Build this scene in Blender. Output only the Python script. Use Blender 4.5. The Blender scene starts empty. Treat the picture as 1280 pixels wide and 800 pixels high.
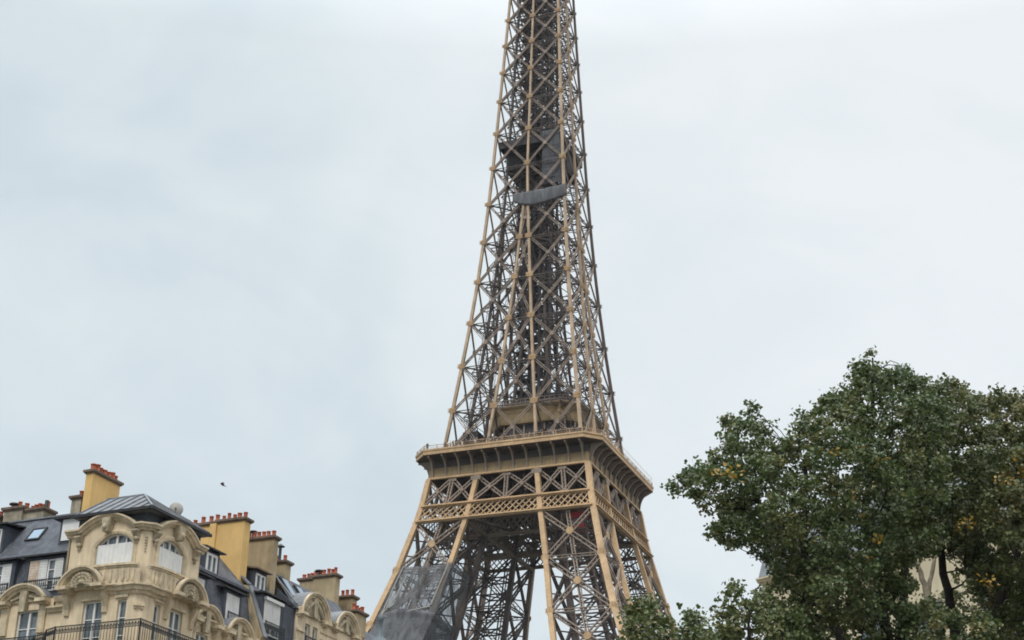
import bpy, bmesh, math, random
import numpy as np
from mathutils import Vector, Matrix
from mathutils.geometry import tessellate_polygon

R = math.radians
SC = bpy.context.scene
COL = SC.collection

# ------------------------------------------------------------------ camera
cam = bpy.data.objects.new('camera', bpy.data.cameras.new('camera'))
COL.objects.link(cam)
cam.data.sensor_width = 36.0
cam.data.lens = 56.38
cam.data.clip_start = 0.1
cam.data.clip_end = 6000
_pitch, _roll = R(24.5345), R(1.1027)
_f = Vector((0, math.cos(_pitch), math.sin(_pitch)))
_u0 = Vector((0, -math.sin(_pitch), math.cos(_pitch)))
_r0 = Vector((1, 0, 0))
_r = _r0 * math.cos(_roll) + _u0 * math.sin(_roll)
_u = _u0 * math.cos(_roll) - _r0 * math.sin(_roll)
cam.matrix_world = Matrix(((_r.x, _u.x, -_f.x, 0), (_r.y, _u.y, -_f.y, 0), (_r.z, _u.z, -_f.z, 1.7), (0, 0, 0, 1)))
SC.camera = cam

# ------------------------------------------------------------------ sky: overcast cloud layer over a Nishita sky
SUN_DIR = Vector((-0.22, -0.66, 0.80)).normalized()          # towards the sun
wd = bpy.data.worlds.new('World')
SC.world = wd
wd.use_nodes = True
nt = wd.node_tree
nt.nodes.clear()
N = nt.nodes.new
out = N('ShaderNodeOutputWorld')
tc = N('ShaderNodeTexCoord')
sky = N('ShaderNodeTexSky'); sky.sky_type = 'NISHITA'; sky.sun_disc = False
sky.sun_elevation = math.asin(SUN_DIR.z)
sky.sun_rotation = math.atan2(SUN_DIR.x, SUN_DIR.y)
bg1 = N('ShaderNodeBackground'); bg1.inputs[1].default_value = 0.09
nt.links.new(sky.outputs[0], bg1.inputs[0])
mp = N('ShaderNodeMapping'); mp.inputs['Scale'].default_value = (1.0, 1.0, 1.7)
mp.inputs['Location'].default_value = (0.32, 0.1, 0.25)
nt.links.new(tc.outputs['Generated'], mp.inputs[0])
n1 = N('ShaderNodeTexNoise'); n1.inputs['Scale'].default_value = 2.6; n1.inputs['Detail'].default_value = 5; n1.inputs['Roughness'].default_value = 0.5
n1.inputs['Distortion'].default_value = 0.5
n2 = N('ShaderNodeTexNoise'); n2.inputs['Scale'].default_value = 6.5; n2.inputs['Detail'].default_value = 6; n2.inputs['Distortion'].default_value = 0.8
nt.links.new(mp.outputs[0], n1.inputs[0]); nt.links.new(mp.outputs[0], n2.inputs[0])
sx = N('ShaderNodeSeparateXYZ'); nt.links.new(tc.outputs['Generated'], sx.inputs[0])
def mth(op, a, b=None, v=None):
    m = N('ShaderNodeMath'); m.operation = op
    for i, q in enumerate((a, b)):
        if q is None: continue
        if isinstance(q, (int, float)): m.inputs[i].default_value = q
        else: nt.links.new(q, m.inputs[i])
    return m.outputs[0]
# the cloud deck is thinner towards the east (right of the view) and higher up
t = mth('ADD', mth('MULTIPLY', n1.outputs[0], 1.05), mth('MULTIPLY', n2.outputs[0], 0.62))
t = mth('ADD', t, mth('MULTIPLY', sx.outputs[0], 0.62))
t = mth('ADD', t, mth('MULTIPLY', sx.outputs[2], 0.42))
t = mth('ADD', t, -0.53)
cr = N('ShaderNodeValToRGB')
cr.color_ramp.elements[0].position = 0.22; cr.color_ramp.elements[0].color = (0.655, 0.745, 0.80, 1)
cr.color_ramp.elements[1].position = 0.80; cr.color_ramp.elements[1].color = (0.885, 0.925, 0.955, 1)
e = cr.color_ramp.elements.new(0.5); e.color = (0.785, 0.86, 0.895, 1)
nt.links.new(t, cr.inputs[0])
# an overcast sky is brighter overhead than near the horizon
zr = N('ShaderNodeMapRange'); zr.inputs[1].default_value = 0.56; zr.inputs[2].default_value = 1.0
zr.inputs[3].default_value = 1.0; zr.inputs[4].default_value = 3.5
nt.links.new(sx.outputs[2], zr.inputs[0])
bg2 = N('ShaderNodeBackground')
nt.links.new(cr.outputs[0], bg2.inputs[0]); nt.links.new(zr.outputs[0], bg2.inputs[1])
mx = N('ShaderNodeMixShader'); mx.inputs[0].default_value = 0.94
nt.links.new(bg1.outputs[0], mx.inputs[1]); nt.links.new(bg2.outputs[0], mx.inputs[2])
nt.links.new(mx.outputs[0], out.inputs[0])

sun = bpy.data.objects.new('sun', bpy.data.lights.new('sun', 'SUN'))
COL.objects.link(sun)
sun.data.energy = 1.5
sun.data.angle = R(14)
sun.data.color = (1.0, 0.95, 0.87)
sun.rotation_euler = SUN_DIR.to_track_quat('Z', 'Y').to_euler()
sun.location = (0, 0, 400)

SC.view_settings.view_transform = 'Standard'
SC.view_settings.look = 'None'
SC.view_settings.exposure = 0.0
SC.view_settings.gamma = 1.0
SC.view_settings.use_curve_mapping = False
SC.render.engine = 'CYCLES'
SC.cycles.filter_width = 1.8
SC.cycles.max_bounces = 6
SC.cycles.diffuse_bounces = 3
SC.cycles.glossy_bounces = 3
SC.cycles.transparent_max_bounces = 16

# ------------------------------------------------------------------ materials
def mat(name, col, rough=0.7, var=0.12, scale=1.5, bump=0.0, bscale=20.0, col2=None, streak=0.0, spec=0.35, metal=0.0, island=0.0):
    m = bpy.data.materials.new(name); m.use_nodes = True
    t = m.node_tree; b = t.nodes['Principled BSDF']
    b.inputs['Roughness'].default_value = rough
    b.inputs['Specular IOR Level'].default_value = spec
    b.inputs['Metallic'].default_value = metal
    tcn = t.nodes.new('ShaderNodeTexCoord')
    nz = t.nodes.new('ShaderNodeTexNoise'); nz.inputs['Scale'].default_value = scale; nz.inputs['Detail'].default_value = 6; nz.inputs['Roughness'].default_value = 0.62
    t.links.new(tcn.outputs['Object'], nz.inputs[0])
    ramp = t.nodes.new('ShaderNodeValToRGB')
    c2 = col2 if col2 else tuple(max(0, c * (1 - 2.2 * var)) for c in col)
    c1 = tuple(min(1, c * (1 + var)) for c in col)
    ramp.color_ramp.elements[0].position = 0.3; ramp.color_ramp.elements[0].color = (*c2, 1)
    ramp.color_ramp.elements[1].position = 0.66; ramp.color_ramp.elements[1].color = (*c1, 1)
    t.links.new(nz.outputs[0], ramp.inputs[0])
    last = ramp.outputs[0]
    if streak > 0:                                            # rain streaks: noise stretched along Z
        mpn = t.nodes.new('ShaderNodeMapping'); mpn.inputs['Scale'].default_value = (3.2, 3.2, 0.35)
        t.links.new(tcn.outputs['Object'], mpn.inputs[0])
        n2 = t.nodes.new('ShaderNodeTexNoise'); n2.inputs['Scale'].default_value = 1.6; n2.inputs['Detail'].default_value = 5
        t.links.new(mpn.outputs[0], n2.inputs[0])
        r2 = t.nodes.new('ShaderNodeMapRange'); r2.inputs[1].default_value = 0.42; r2.inputs[2].default_value = 0.68
        r2.inputs[3].default_value = 0.0; r2.inputs[4].default_value = streak
        t.links.new(n2.outputs[0], r2.inputs[0])
        mm = t.nodes.new('ShaderNodeMixRGB'); mm.inputs[2].default_value = (*[c * 0.38 for c in col], 1)
        t.links.new(r2.outputs[0], mm.inputs[0]); t.links.new(last, mm.inputs[1]); last = mm.outputs[0]
    if island > 0:
        ge = t.nodes.new('ShaderNodeNewGeometry')
        mr = t.nodes.new('ShaderNodeMapRange'); mr.inputs[3].default_value = 1 - island; mr.inputs[4].default_value = 1 + island
        t.links.new(ge.outputs['Random Per Island'], mr.inputs[0])
        hs = t.nodes.new('ShaderNodeHueSaturation'); t.links.new(mr.outputs[0], hs.inputs['Value']); t.links.new(last, hs.inputs['Color']); last = hs.outputs[0]
    t.links.new(last, b.inputs['Base Color'])
    if bump > 0:
        n3 = t.nodes.new('ShaderNodeTexNoise'); n3.inputs['Scale'].default_value = bscale; n3.inputs['Detail'].default_value = 4
        t.links.new(tcn.outputs['Object'], n3.inputs[0])
        bp = t.nodes.new('ShaderNodeBump'); bp.inputs['Strength'].default_value = bump; bp.inputs['Distance'].default_value = 0.03
        t.links.new(n3.outputs[0], bp.inputs['Height']); t.links.new(bp.outputs[0], b.inputs['Normal'])
    return m

M = {}
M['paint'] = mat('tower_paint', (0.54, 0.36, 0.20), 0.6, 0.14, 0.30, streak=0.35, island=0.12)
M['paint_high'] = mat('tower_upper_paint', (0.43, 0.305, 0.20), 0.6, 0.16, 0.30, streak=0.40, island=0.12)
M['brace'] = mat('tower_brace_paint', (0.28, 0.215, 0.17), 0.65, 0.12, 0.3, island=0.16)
M['old'] = mat('tower_old_paint', (0.108, 0.083, 0.074), 0.7, 0.15, 0.3, island=0.25)  # tower paint darkened: shade on inner, far and underside ironwork put into the colour
M['core'] = mat('tower_core_paint', (0.060, 0.053, 0.057), 0.75, 0.15, 0.3, island=0.35)  # still darker copy, the shade deep inside the shaft painted in
M['cove'] = mat('tower_cove_paint', (0.33, 0.235, 0.125), 0.65, 0.12, 0.5, streak=0.45)
M['sheet'] = mat('grey_sheet', (0.085, 0.085, 0.096), 0.8, 0.2, 0.8, streak=0.4)
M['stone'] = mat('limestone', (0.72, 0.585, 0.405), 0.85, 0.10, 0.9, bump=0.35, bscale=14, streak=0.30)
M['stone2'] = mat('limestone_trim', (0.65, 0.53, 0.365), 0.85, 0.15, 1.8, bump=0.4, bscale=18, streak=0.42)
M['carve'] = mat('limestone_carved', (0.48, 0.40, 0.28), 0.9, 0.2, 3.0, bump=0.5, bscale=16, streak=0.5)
M['slate'] = mat('slate', (0.088, 0.094, 0.112), 0.55, 0.25, 3.0, bump=0.3, bscale=25)
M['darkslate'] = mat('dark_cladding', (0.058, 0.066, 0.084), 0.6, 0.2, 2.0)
M['zinc'] = mat('zinc', (0.21, 0.218, 0.232), 0.45, 0.16, 1.4, streak=0.25, metal=0.25)
M['gutter'] = mat('dark_gutter', (0.028, 0.027, 0.03), 0.6, 0.1)
M['white'] = mat('white_paint', (0.74, 0.73, 0.71), 0.5, 0.05, 2.0)
M['shutter'] = mat('white_shutter', (0.70, 0.69, 0.67), 0.55, 0.06, 2.0, streak=0.10)
M['oldshutter'] = mat('worn_shutter', (0.60, 0.53, 0.45), 0.6, 0.16, 5.0, col2=(0.42, 0.27, 0.17))
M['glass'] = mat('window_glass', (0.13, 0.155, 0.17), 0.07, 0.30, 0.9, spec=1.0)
M['skyglass'] = mat('skylight_glass', (0.25, 0.33, 0.42), 0.05, 0.05, 0.8, spec=1.0, metal=0.55)
M['iron'] = mat('wrought_iron', (0.030, 0.032, 0.034), 0.5, 0.1, 3)
M['yellow'] = mat('ochre_render', (0.66, 0.43, 0.17), 0.85, 0.07, 0.7, bump=0.15, streak=0.12)
M['tan'] = mat('tan_render', (0.40, 0.315, 0.195), 0.9, 0.14, 0.9, bump=0.25, streak=0.35)
M['greyrender'] = mat('grey_render', (0.33, 0.285, 0.215), 0.9, 0.2, 1.5, bump=0.3, streak=0.45)
M['cap'] = mat('chimney_cap', (0.16, 0.115, 0.085), 0.9, 0.2, 3)
M['pot'] = mat('terracotta', (0.42, 0.12, 0.065), 0.8, 0.16, 3, island=0.35)
M['pipe'] = mat('stove_pipe', (0.06, 0.06, 0.065), 0.5, 0.1)
M['asphalt'] = mat('asphalt', (0.05, 0.05, 0.052), 0.9, 0.15, 0.8, bump=0.3, bscale=40)
M['pave'] = mat('pavement', (0.20, 0.195, 0.185), 0.9, 0.12, 1.2)
M['ground'] = mat('ground', (0.065, 0.068, 0.06), 0.95, 0.2, 0.05)
M['line'] = mat('road_paint', (0.75, 0.75, 0.72), 0.8, 0.08, 2)
M['red'] = mat('red_cabin_paint', (0.42, 0.035, 0.04), 0.45, 0.1, 1)
M['bark'] = mat('dark_bark', (0.030, 0.026, 0.022), 0.95, 0.25, 6, bump=0.6, bscale=12)
M['palebark'] = mat('pale_bark', (0.24, 0.205, 0.15), 0.95, 0.25, 6, bump=0.4, bscale=12)
M['cream'] = mat('cream_render', (0.62, 0.53, 0.37), 0.9, 0.07, 0.6, streak=0.15)
M['lampzinc'] = mat('lamp_paint', (0.125, 0.155, 0.17), 0.4, 0.08, 3)
M['skin'] = mat('skin', (0.42, 0.26, 0.19), 0.6, 0.05)
M['hair'] = mat('hair', (0.03, 0.02, 0.015), 0.6, 0.1)
M['jacket'] = mat('dark_jacket', (0.025, 0.03, 0.045), 0.8, 0.1)
M['jacket_grey'] = mat('grey_jacket', (0.12, 0.125, 0.14), 0.8, 0.1)
M['jacket_white'] = mat('white_jacket', (0.62, 0.60, 0.58), 0.8, 0.05)
M['trousers'] = mat('trousers', (0.03, 0.035, 0.05), 0.8, 0.1)
M['bird'] = mat('feathers', (0.03, 0.035, 0.045), 0.6, 0.15, 8)
M['dish'] = mat('dish_paint', (0.33, 0.31, 0.28), 0.5, 0.08)

def leafmat(name, a, b, c):
    m = bpy.data.materials.new(name); m.use_nodes = True
    t = m.node_tree; bs = t.nodes['Principled BSDF']
    ge = t.nodes.new('ShaderNodeNewGeometry'); tcn = t.nodes.new('ShaderNodeTexCoord')
    rp = t.nodes.new('ShaderNodeValToRGB')
    el = rp.color_ramp.elements
    el[0].position = 0.0; el[0].color = (*a, 1); el[1].position = 1.0; el[1].color = (*c, 1)
    k = el.new(0.62); k.color = (*b, 1)
    nz = t.nodes.new('ShaderNodeTexNoise'); nz.inputs['Scale'].default_value = 0.75; nz.inputs['Detail'].default_value = 3
    t.links.new(tcn.outputs['Object'], nz.inputs[0])
    ad = t.nodes.new('ShaderNodeMath'); ad.operation = 'MULTIPLY_ADD'; ad.inputs[1].default_value = 0.55
    sb = t.nodes.new('ShaderNodeMapRange'); sb.inputs[1].default_value = 0.3; sb.inputs[2].default_value = 0.7; sb.inputs[3].default_value = -0.12; sb.inputs[4].default_value = 0.55
    t.links.new(nz.outputs[0], sb.inputs[0])
    t.links.new(ge.outputs['Random Per Island'], ad.inputs[0]); t.links.new(sb.outputs[0], ad.inputs[2])
    t.links.new(ad.outputs[0], rp.inputs[0]); t.links.new(rp.outputs[0], bs.inputs['Base Color'])
    bs.inputs['Roughness'].default_value = 0.42
    bs.inputs['Specular IOR Level'].default_value = 0.5
    tr = t.nodes.new('ShaderNodeBsdfTranslucent'); t.links.new(rp.outputs[0], tr.inputs[0])
    mxn = t.nodes.new('ShaderNodeMixShader'); mxn.inputs[0].default_value = 0.30
    t.links.new(bs.outputs[0], mxn.inputs[1]); t.links.new(tr.outputs[0], mxn.inputs[2])
    t.links.new(mxn.outputs[0], t.nodes['Material Output'].inputs[0])
    return m
M['leaf'] = leafmat('linden_leaf', (0.048, 0.082, 0.026), (0.105, 0.135, 0.042), (0.23, 0.19, 0.065))
M['leaf_brown'] = leafmat('dull_leaf', (0.054, 0.086, 0.030), (0.118, 0.136, 0.046), (0.24, 0.18, 0.065))
M['leaf_young'] = leafmat('low_leaf', (0.058, 0.092, 0.030), (0.115, 0.138, 0.045), (0.21, 0.175, 0.06))
M['leaf_yellow'] = leafmat('yellow_leaf', (0.30, 0.20, 0.03), (0.42, 0.26, 0.035), (0.40, 0.20, 0.04))

def netmat(name, ca, cb, o0, o1):
    m = bpy.data.materials.new(name); m.use_nodes = True
    t = m.node_tree; b = t.nodes['Principled BSDF']
    b.inputs['Roughness'].default_value = 0.8
    tcn = t.nodes.new('ShaderNodeTexCoord')
    mpn = t.nodes.new('ShaderNodeMapping'); mpn.inputs['Scale'].default_value = (0.9, 0.9, 0.2)
    t.links.new(tcn.outputs['Object'], mpn.inputs[0])
    nz = t.nodes.new('ShaderNodeTexNoise'); nz.inputs['Scale'].default_value = 1.0; nz.inputs['Detail'].default_value = 5; nz.inputs['Distortion'].default_value = 0.4
    t.links.new(mpn.outputs[0], nz.inputs[0])
    rp = t.nodes.new('ShaderNodeValToRGB')
    rp.color_ramp.elements[0].position = 0.38; rp.color_ramp.elements[0].color = (*ca, 1)
    rp.color_ramp.elements[1].position = 0.72; rp.color_ramp.elements[1].color = (*cb, 1)
    t.links.new(nz.outputs[0], rp.inputs[0]); t.links.new(rp.outputs[0], b.inputs['Base Color'])
    tp = t.nodes.new('ShaderNodeBsdfTransparent')
    mr = t.nodes.new('ShaderNodeMapRange'); mr.inputs[1].default_value = 0.35; mr.inputs[2].default_value = 0.6; mr.inputs[3].default_value = o0; mr.inputs[4].default_value = o1
    t.links.new(nz.outputs[0], mr.inputs[0])
    mxn = t.nodes.new('ShaderNodeMixShader'); t.links.new(mr.outputs[0], mxn.inputs[0])
    t.links.new(tp.outputs[0], mxn.inputs[1]); t.links.new(b.outputs[0], mxn.inputs[2])
    t.links.new(mxn.outputs[0], t.nodes['Material Output'].inputs[0])
    return m
M['net'] = netmat('debris_netting', (0.075, 0.075, 0.08), (0.19, 0.19, 0.20), .26, .60)
M['net_dark'] = netmat('dark_debris_netting', (0.07, 0.07, 0.075), (0.145, 0.145, 0.155), .68, .90)
M['net_shaft'] = netmat('shaft_netting', (0.10, 0.10, 0.11), (0.15, 0.15, 0.16), .75, .92)

# ------------------------------------------------------------------ mesh helpers
class MB:
    """collects faces; build() links them as ONE mesh object"""
    def __init__(s): s.v = []; s.f = []; s.mi = []; s.sm = []
    def add(s, vs, fs, mi=0, smooth=False):
        o = len(s.v); s.v += [tuple(q) for q in vs]
        for f in fs: s.f.append(tuple(i + o for i in f)); s.mi.append(mi); s.sm.append(smooth)
    def box(s, x0, x1, y0, y1, z0, z1, T=None, mi=0):
        vs = [(x, y, z) for z in (z0, z1) for y in (y0, y1) for x in (x0, x1)]
        if T: vs = [T(*q) for q in vs]
        s.add(vs, [(0, 2, 3, 1), (4, 5, 7, 6), (0, 1, 5, 4), (2, 6, 7, 3), (0, 4, 6, 2), (1, 3, 7, 5)], mi)
    def bar(s, p, q, w, h, up=(0, 0, 1), mi=0):
        p = Vector(p); q = Vector(q); d = (q - p).normalized(); up = Vector(up)
        a = d.cross(up)
        if a.length < 1e-4: a = d.cross(Vector((1, 0, 0)))
        a.normalize(); b = a.cross(d).normalized()
        a = a * (w / 2); b = b * (h / 2)
        vs = [p - a - b, p + a - b, p + a + b, p - a + b, q - a - b, q + a - b, q + a + b, q - a + b]
        s.add(vs, [(0, 3, 2, 1), (4, 5, 6, 7), (0, 1, 5, 4), (1, 2, 6, 5), (2, 3, 7, 6), (3, 0, 4, 7)], mi)
    def tube(s, pts, rads, n=8, mi=0, caps=True):
        pts = [Vector(p) for p in pts]
        if isinstance(rads, (int, float)): rads = [rads] * len(pts)
        vs = []; ref = None
        for i, p in enumerate(pts):
            d = (pts[min(i + 1, len(pts) - 1)] - pts[max(i - 1, 0)]).normalized()
            if ref is None: ref = d.orthogonal().normalized()
            ref = (ref - d * ref.dot(d)).normalized(); b = d.cross(ref)
            for k in range(n):
                a = 2 * math.pi * k / n
                vs.append(p + (ref * math.cos(a) + b * math.sin(a)) * rads[i])
        fs = []
        for i in range(len(pts) - 1):
            for k in range(n):
                k2 = (k + 1) % n
                fs.append((i * n + k, i * n + k2, (i + 1) * n + k2, (i + 1) * n + k))
        s.add(vs, fs, mi, True)
        if caps: s.add(vs[:n], [tuple(range(n))[::-1]], mi); s.add(vs[-n:], [tuple(range(n))], mi)
    def lathe(s, c, prof, n=12, mi=0):
        vs = []
        for r, z in prof:
            for k in range(n):
                a = 2 * math.pi * k / n
                vs.append((c[0] + r * math.cos(a), c[1] + r * math.sin(a), c[2] + z))
        fs = [(i * n + k, i * n + (k + 1) % n, (i + 1) * n + (k + 1) % n, (i + 1) * n + k) for i in range(len(prof) - 1) for k in range(n)]
        s.add(vs, fs, mi, True)
        s.add(vs[:n], [tuple(range(n))[::-1]], mi); s.add(vs[-n:], [tuple(range(n))], mi)
    def prism(s, poly, T, d0, d1, mi=0):
        """poly of (s,z), swept from depth d0 to d1; T(s,d,z) -> xyz"""
        n = len(poly)
        tris = tessellate_polygon([[Vector((a, b, 0)) for a, b in poly]])
        vs = [T(a, d0, b) for a, b in poly] + [T(a, d1, b) for a, b in poly]
        fs = [tuple(t) for t in tris] + [tuple(i + n for i in t[::-1]) for t in tris]
        fs += [(i, (i + 1) % n, (i + 1) % n + n, i + n) for i in range(n)]
        s.add(vs, fs, mi)
    def sweep(s, path, prof, T, mi=0, smooth=False):
        """profile of (out, n) swept along path (s,z); n is measured along the path's left normal; T(s,d,z) -> xyz"""
        m = len(prof); vs = []
        P = [Vector(p) for p in path]
        for i, p in enumerate(P):
            a = (P[i] - P[i - 1]).normalized() if i else None
            b = (P[i + 1] - P[i]).normalized() if i < len(P) - 1 else None
            if a is None: a = b
            if b is None: b = a
            na = Vector((-a.y, a.x)); nb = Vector((-b.y, b.x)); nn = (na + nb)
            nn = nn / max(0.35, nn.length_squared / 2) if nn.length > 1e-4 else na
            for o, k in prof: vs.append(T(p.x + nn.x * k, o, p.y + nn.y * k))
        fs = [(i * m + k, i * m + (k + 1) % m, (i + 1) * m + (k + 1) % m, (i + 1) * m + k) for i in range(len(P) - 1) for k in range(m)]
        s.add(vs, fs, mi, smooth)
        s.add(vs[:m], [tuple(range(m))[::-1]], mi); s.add(vs[-m:], [tuple(range(m))], mi)
    def wall(s, outline, holes, T, thick, mi=0):
        """flat wall face with openings and reveals going in by thick"""
        loops = [outline] + holes
        flat = [q for l in loops for q in l]
        tris = tessellate_polygon([[Vector((a, b, 0)) for a, b in l] for l in loops])
        s.add([T(a, 0, b) for a, b in flat], [tuple(t) for t in tris], mi)
        for l in holes:
            n = len(l)
            s.add([T(a, 0, b) for a, b in l] + [T(a, -thick, b) for a, b in l], [(i, (i + 1) % n, (i + 1) % n + n, i + n) for i in range(n)], mi)
    def ball(s, c, r, nu=8, nv=6, mi=0):
        c = Vector(c); r = r if isinstance(r, (tuple, list)) else (r, r, r)
        vs = []; 
        for j in range(nv + 1):
            ph = math.pi * j / nv
            for i in range(nu):
                a = 2 * math.pi * i / nu
                vs.append((c.x + r[0] * math.sin(ph) * math.cos(a), c.y + r[1] * math.sin(ph) * math.sin(a), c.z + r[2] * math.cos(ph)))
        fs = [(j * nu + i, (j + 1) * nu + i, (j + 1) * nu + (i + 1) % nu, j * nu + (i + 1) % nu) for j in range(nv) for i in range(nu)]
        s.add(vs, fs, mi, True)
    def build(s, name, mats, parent=None, recalc=True):
        me = bpy.data.meshes.new(name)
        me.from_pydata(s.v, [], s.f)
        for m in (mats if isinstance(mats, (list, tuple)) else [mats]): me.materials.append(m)
        me.polygons.foreach_set('material_index', s.mi)
        me.polygons.foreach_set('use_smooth', s.sm)
        if recalc and len(s.f) < 60000:
            bm = bmesh.new(); bm.from_mesh(me); bmesh.ops.recalc_face_normals(bm, faces=bm.faces[:]); bm.to_mesh(me); bm.free()
        me.update()
        o = bpy.data.objects.new(name, me); COL.objects.link(o)
        if parent: o.parent = parent
        return o

def tag(o, label=None, cat=None, group=None, kind=None):
    if label: o['label'] = label
    if cat: o['category'] = cat
    if group: o['group'] = group
    if kind: o['kind'] = kind
    return o
def empty(name, loc=(0, 0, 0), rz=0.0, **k):
    o = bpy.data.objects.new(name, None); COL.objects.link(o)
    o.empty_display_size = 0.5
    o.location = loc; o.rotation_euler = (0, 0, rz)
    return tag(o, **k)
def struct(o): o['kind'] = 'structure'; return o
random.seed(11)
rng = np.random.default_rng(11)

# ------------------------------------------------------------------ ground, road, pavements
g = MB(); g.add([(-1200, -1200, 0), (1200, -1200, 0), (1200, 1200, 0), (-1200, 1200, 0)], [(0, 1, 2, 3)])
struct(g.build('ground', M['ground']))
_st = (math.cos(R(66)), math.sin(R(66)))                      # direction of the street beside the buildings
def street(s, d, z): # s along the street, d to the right of it, from the corner of the apartment building
    return (-16.38 + _st[0] * s + _st[1] * d, 70.52 + _st[1] * s - _st[0] * d, z)
g = MB(); g.add([street(-110, 5, .004), street(150, 5, .004), street(150, 19, .004), street(-110, 19, .004)], [(0, 1, 2, 3)])
struct(g.build('road', M['asphalt']))
g = MB(); g.box(-110, 150, 0, 5, 0, .13, lambda a, b, c: street(a, b, c)); struct(g.build('pavement', M['pave']))
g = MB(); g.box(-110, 150, 19, 26, 0, .13, lambda a, b, c: street(a, b, c)); struct(g.build('pavement', M['pave']))
g = MB()
for k in range(40): g.add([street(-105 + 6 * k, 11.93, .008), street(-102 + 6 * k, 11.93, .008), street(-102 + 6 * k, 12.07, .008), street(-105 + 6 * k, 12.07, .008)], [(0, 1, 2, 3)])
struct(g.build('road_markings', M['line']))
# damp autumn air: one even, thin volume over the whole place
hz = MB(); hz.box(-1210, 1210, -1210, 1210, -1, 290)
hm = bpy.data.materials.new('damp_air'); hm.use_nodes = True; hm.node_tree.nodes.clear()
_o = hm.node_tree.nodes.new('ShaderNodeOutputMaterial'); _v = hm.node_tree.nodes.new('ShaderNodeVolumePrincipled')
_v.inputs['Color'].default_value = (0.86, 0.92, 0.96, 1); _v.inputs['Density'].default_value = 0.000045; _v.inputs['Anisotropy'].default_value = 0.2
hm.node_tree.links.new(_v.outputs[0], _o.inputs['Volume'])
tag(hz.build('haze', hm), kind='stuff')

# ------------------------------------------------------------------ the iron tower
PSI = R(21.763)
TOWER = empty('lattice_tower', (6.081, 328.737, 0), -PSI, label='tall tan wrought-iron lattice tower narrowing upward above a broad viewing platform', cat='tower')
def rot(k, p):
    x, y, z = p
    for _ in range(k % 4): x, y = -y, x
    return (x, y, z)
ZU = [115.2, 126.4, 137, 147.6, 158, 168.2, 178.2, 187.9, 197.4, 206.4, 214.6, 222.4, 230, 237.2, 244, 250.5, 257, 263.5, 270, 276]
WU = [15.55, 14.18, 12.9, 11.71, 10.69, 9.87, 9.18, 8.59, 8.1, 7.64, 7.23, 6.85, 6.48, 6.15, 5.85, 5.6, 5.4, 5.25, 5.1, 5.0]
IU = [5.7, 4.56, 3.54, 2.63, 1.8, 1.09, 0.42] + [0.0] * 13
ZL = [110.0, 104.14, 100.2, 89.75, 78.1, 66.0, 54.0, 30.0, 0.0]
WL = [17.53, 18.41, 19.22, 21.79, 25.34, 29.9, 34.6, 46.4, 62.4]
IL = [6.6, 7.48, 8.15, 10.29, 12.6, 15.6, 19.0, 27.0, 37.4]
def column(pts, half, name='column', m='paint', lattice=False):
    b = MB()
    n = len(pts)
    if isinstance(half, (int, float)): half = [half] * n
    vs = []
    for (x, y, z), h in zip(pts, half): vs += [(x - h, y - h, z), (x + h, y - h, z), (x + h, y + h, z), (x - h, y + h, z)]
    fs = [(0, 3, 2, 1), (4 * n - 4, 4 * n - 3, 4 * n - 2, 4 * n - 1)]
    for i in range(n - 1):
        for k in range(4): fs.append((4 * i + k, 4 * i + (k + 1) % 4, 4 * i + 4 + (k + 1) % 4, 4 * i + 4 + k))
    b.add(vs, fs)
    return b.build(name, M[m], TOWER)
def gusset(b, p, k, s, y):
    """a riveted node plate lying on face k at p (front-face coordinates)"""
    x, _, z = p
    T = lambda a, d, c: rot(k, (x + a, y - d, z + c))
    o = [(-.75, -.34), (-.5, -.34), (-.5, -.62), (.5, -.62), (.5, -.34), (.75, -.34), (.75, .34), (.5, .34), (.5, .62), (-.5, .62), (-.5, .34), (-.75, .34)]
    b.prism([(a * s, c * s) for a, c in o], T, 0.0, 0.10)
    for c in (-.45, -.15, .15, .45):
        b.box(-.95 * s, .95 * s, .10, .16, (c - .05) * s, (c + .05) * s, T)
def girder(b, p, q, w, nrm, t=.16, n=None, z=.09, dep=.3):
    """open lattice girder from p to q lying in the plane with normal nrm"""
    p = Vector(p); q = Vector(q); nrm = Vector(nrm); d = (q - p); L = d.length; d.normalize()
    a = d.cross(nrm).normalized() * (w / 2 - t / 2)
    for s in (-1, 1): b.bar(p + a * s, q + a * s, t, dep, nrm)
    n = n or max(2, int(L / (w * 1.0)))
    for i in range(n):
        s = 1 if i % 2 else -1
        b.bar(p + d * (L * i / n) + a * s, p + d * (L * (i + 1) / n) - a * s, z, .08, nrm)
rest = MB()          # the braces nobody can follow one by one: back faces and inner faces
inner = MB()
count_b = 0
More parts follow.
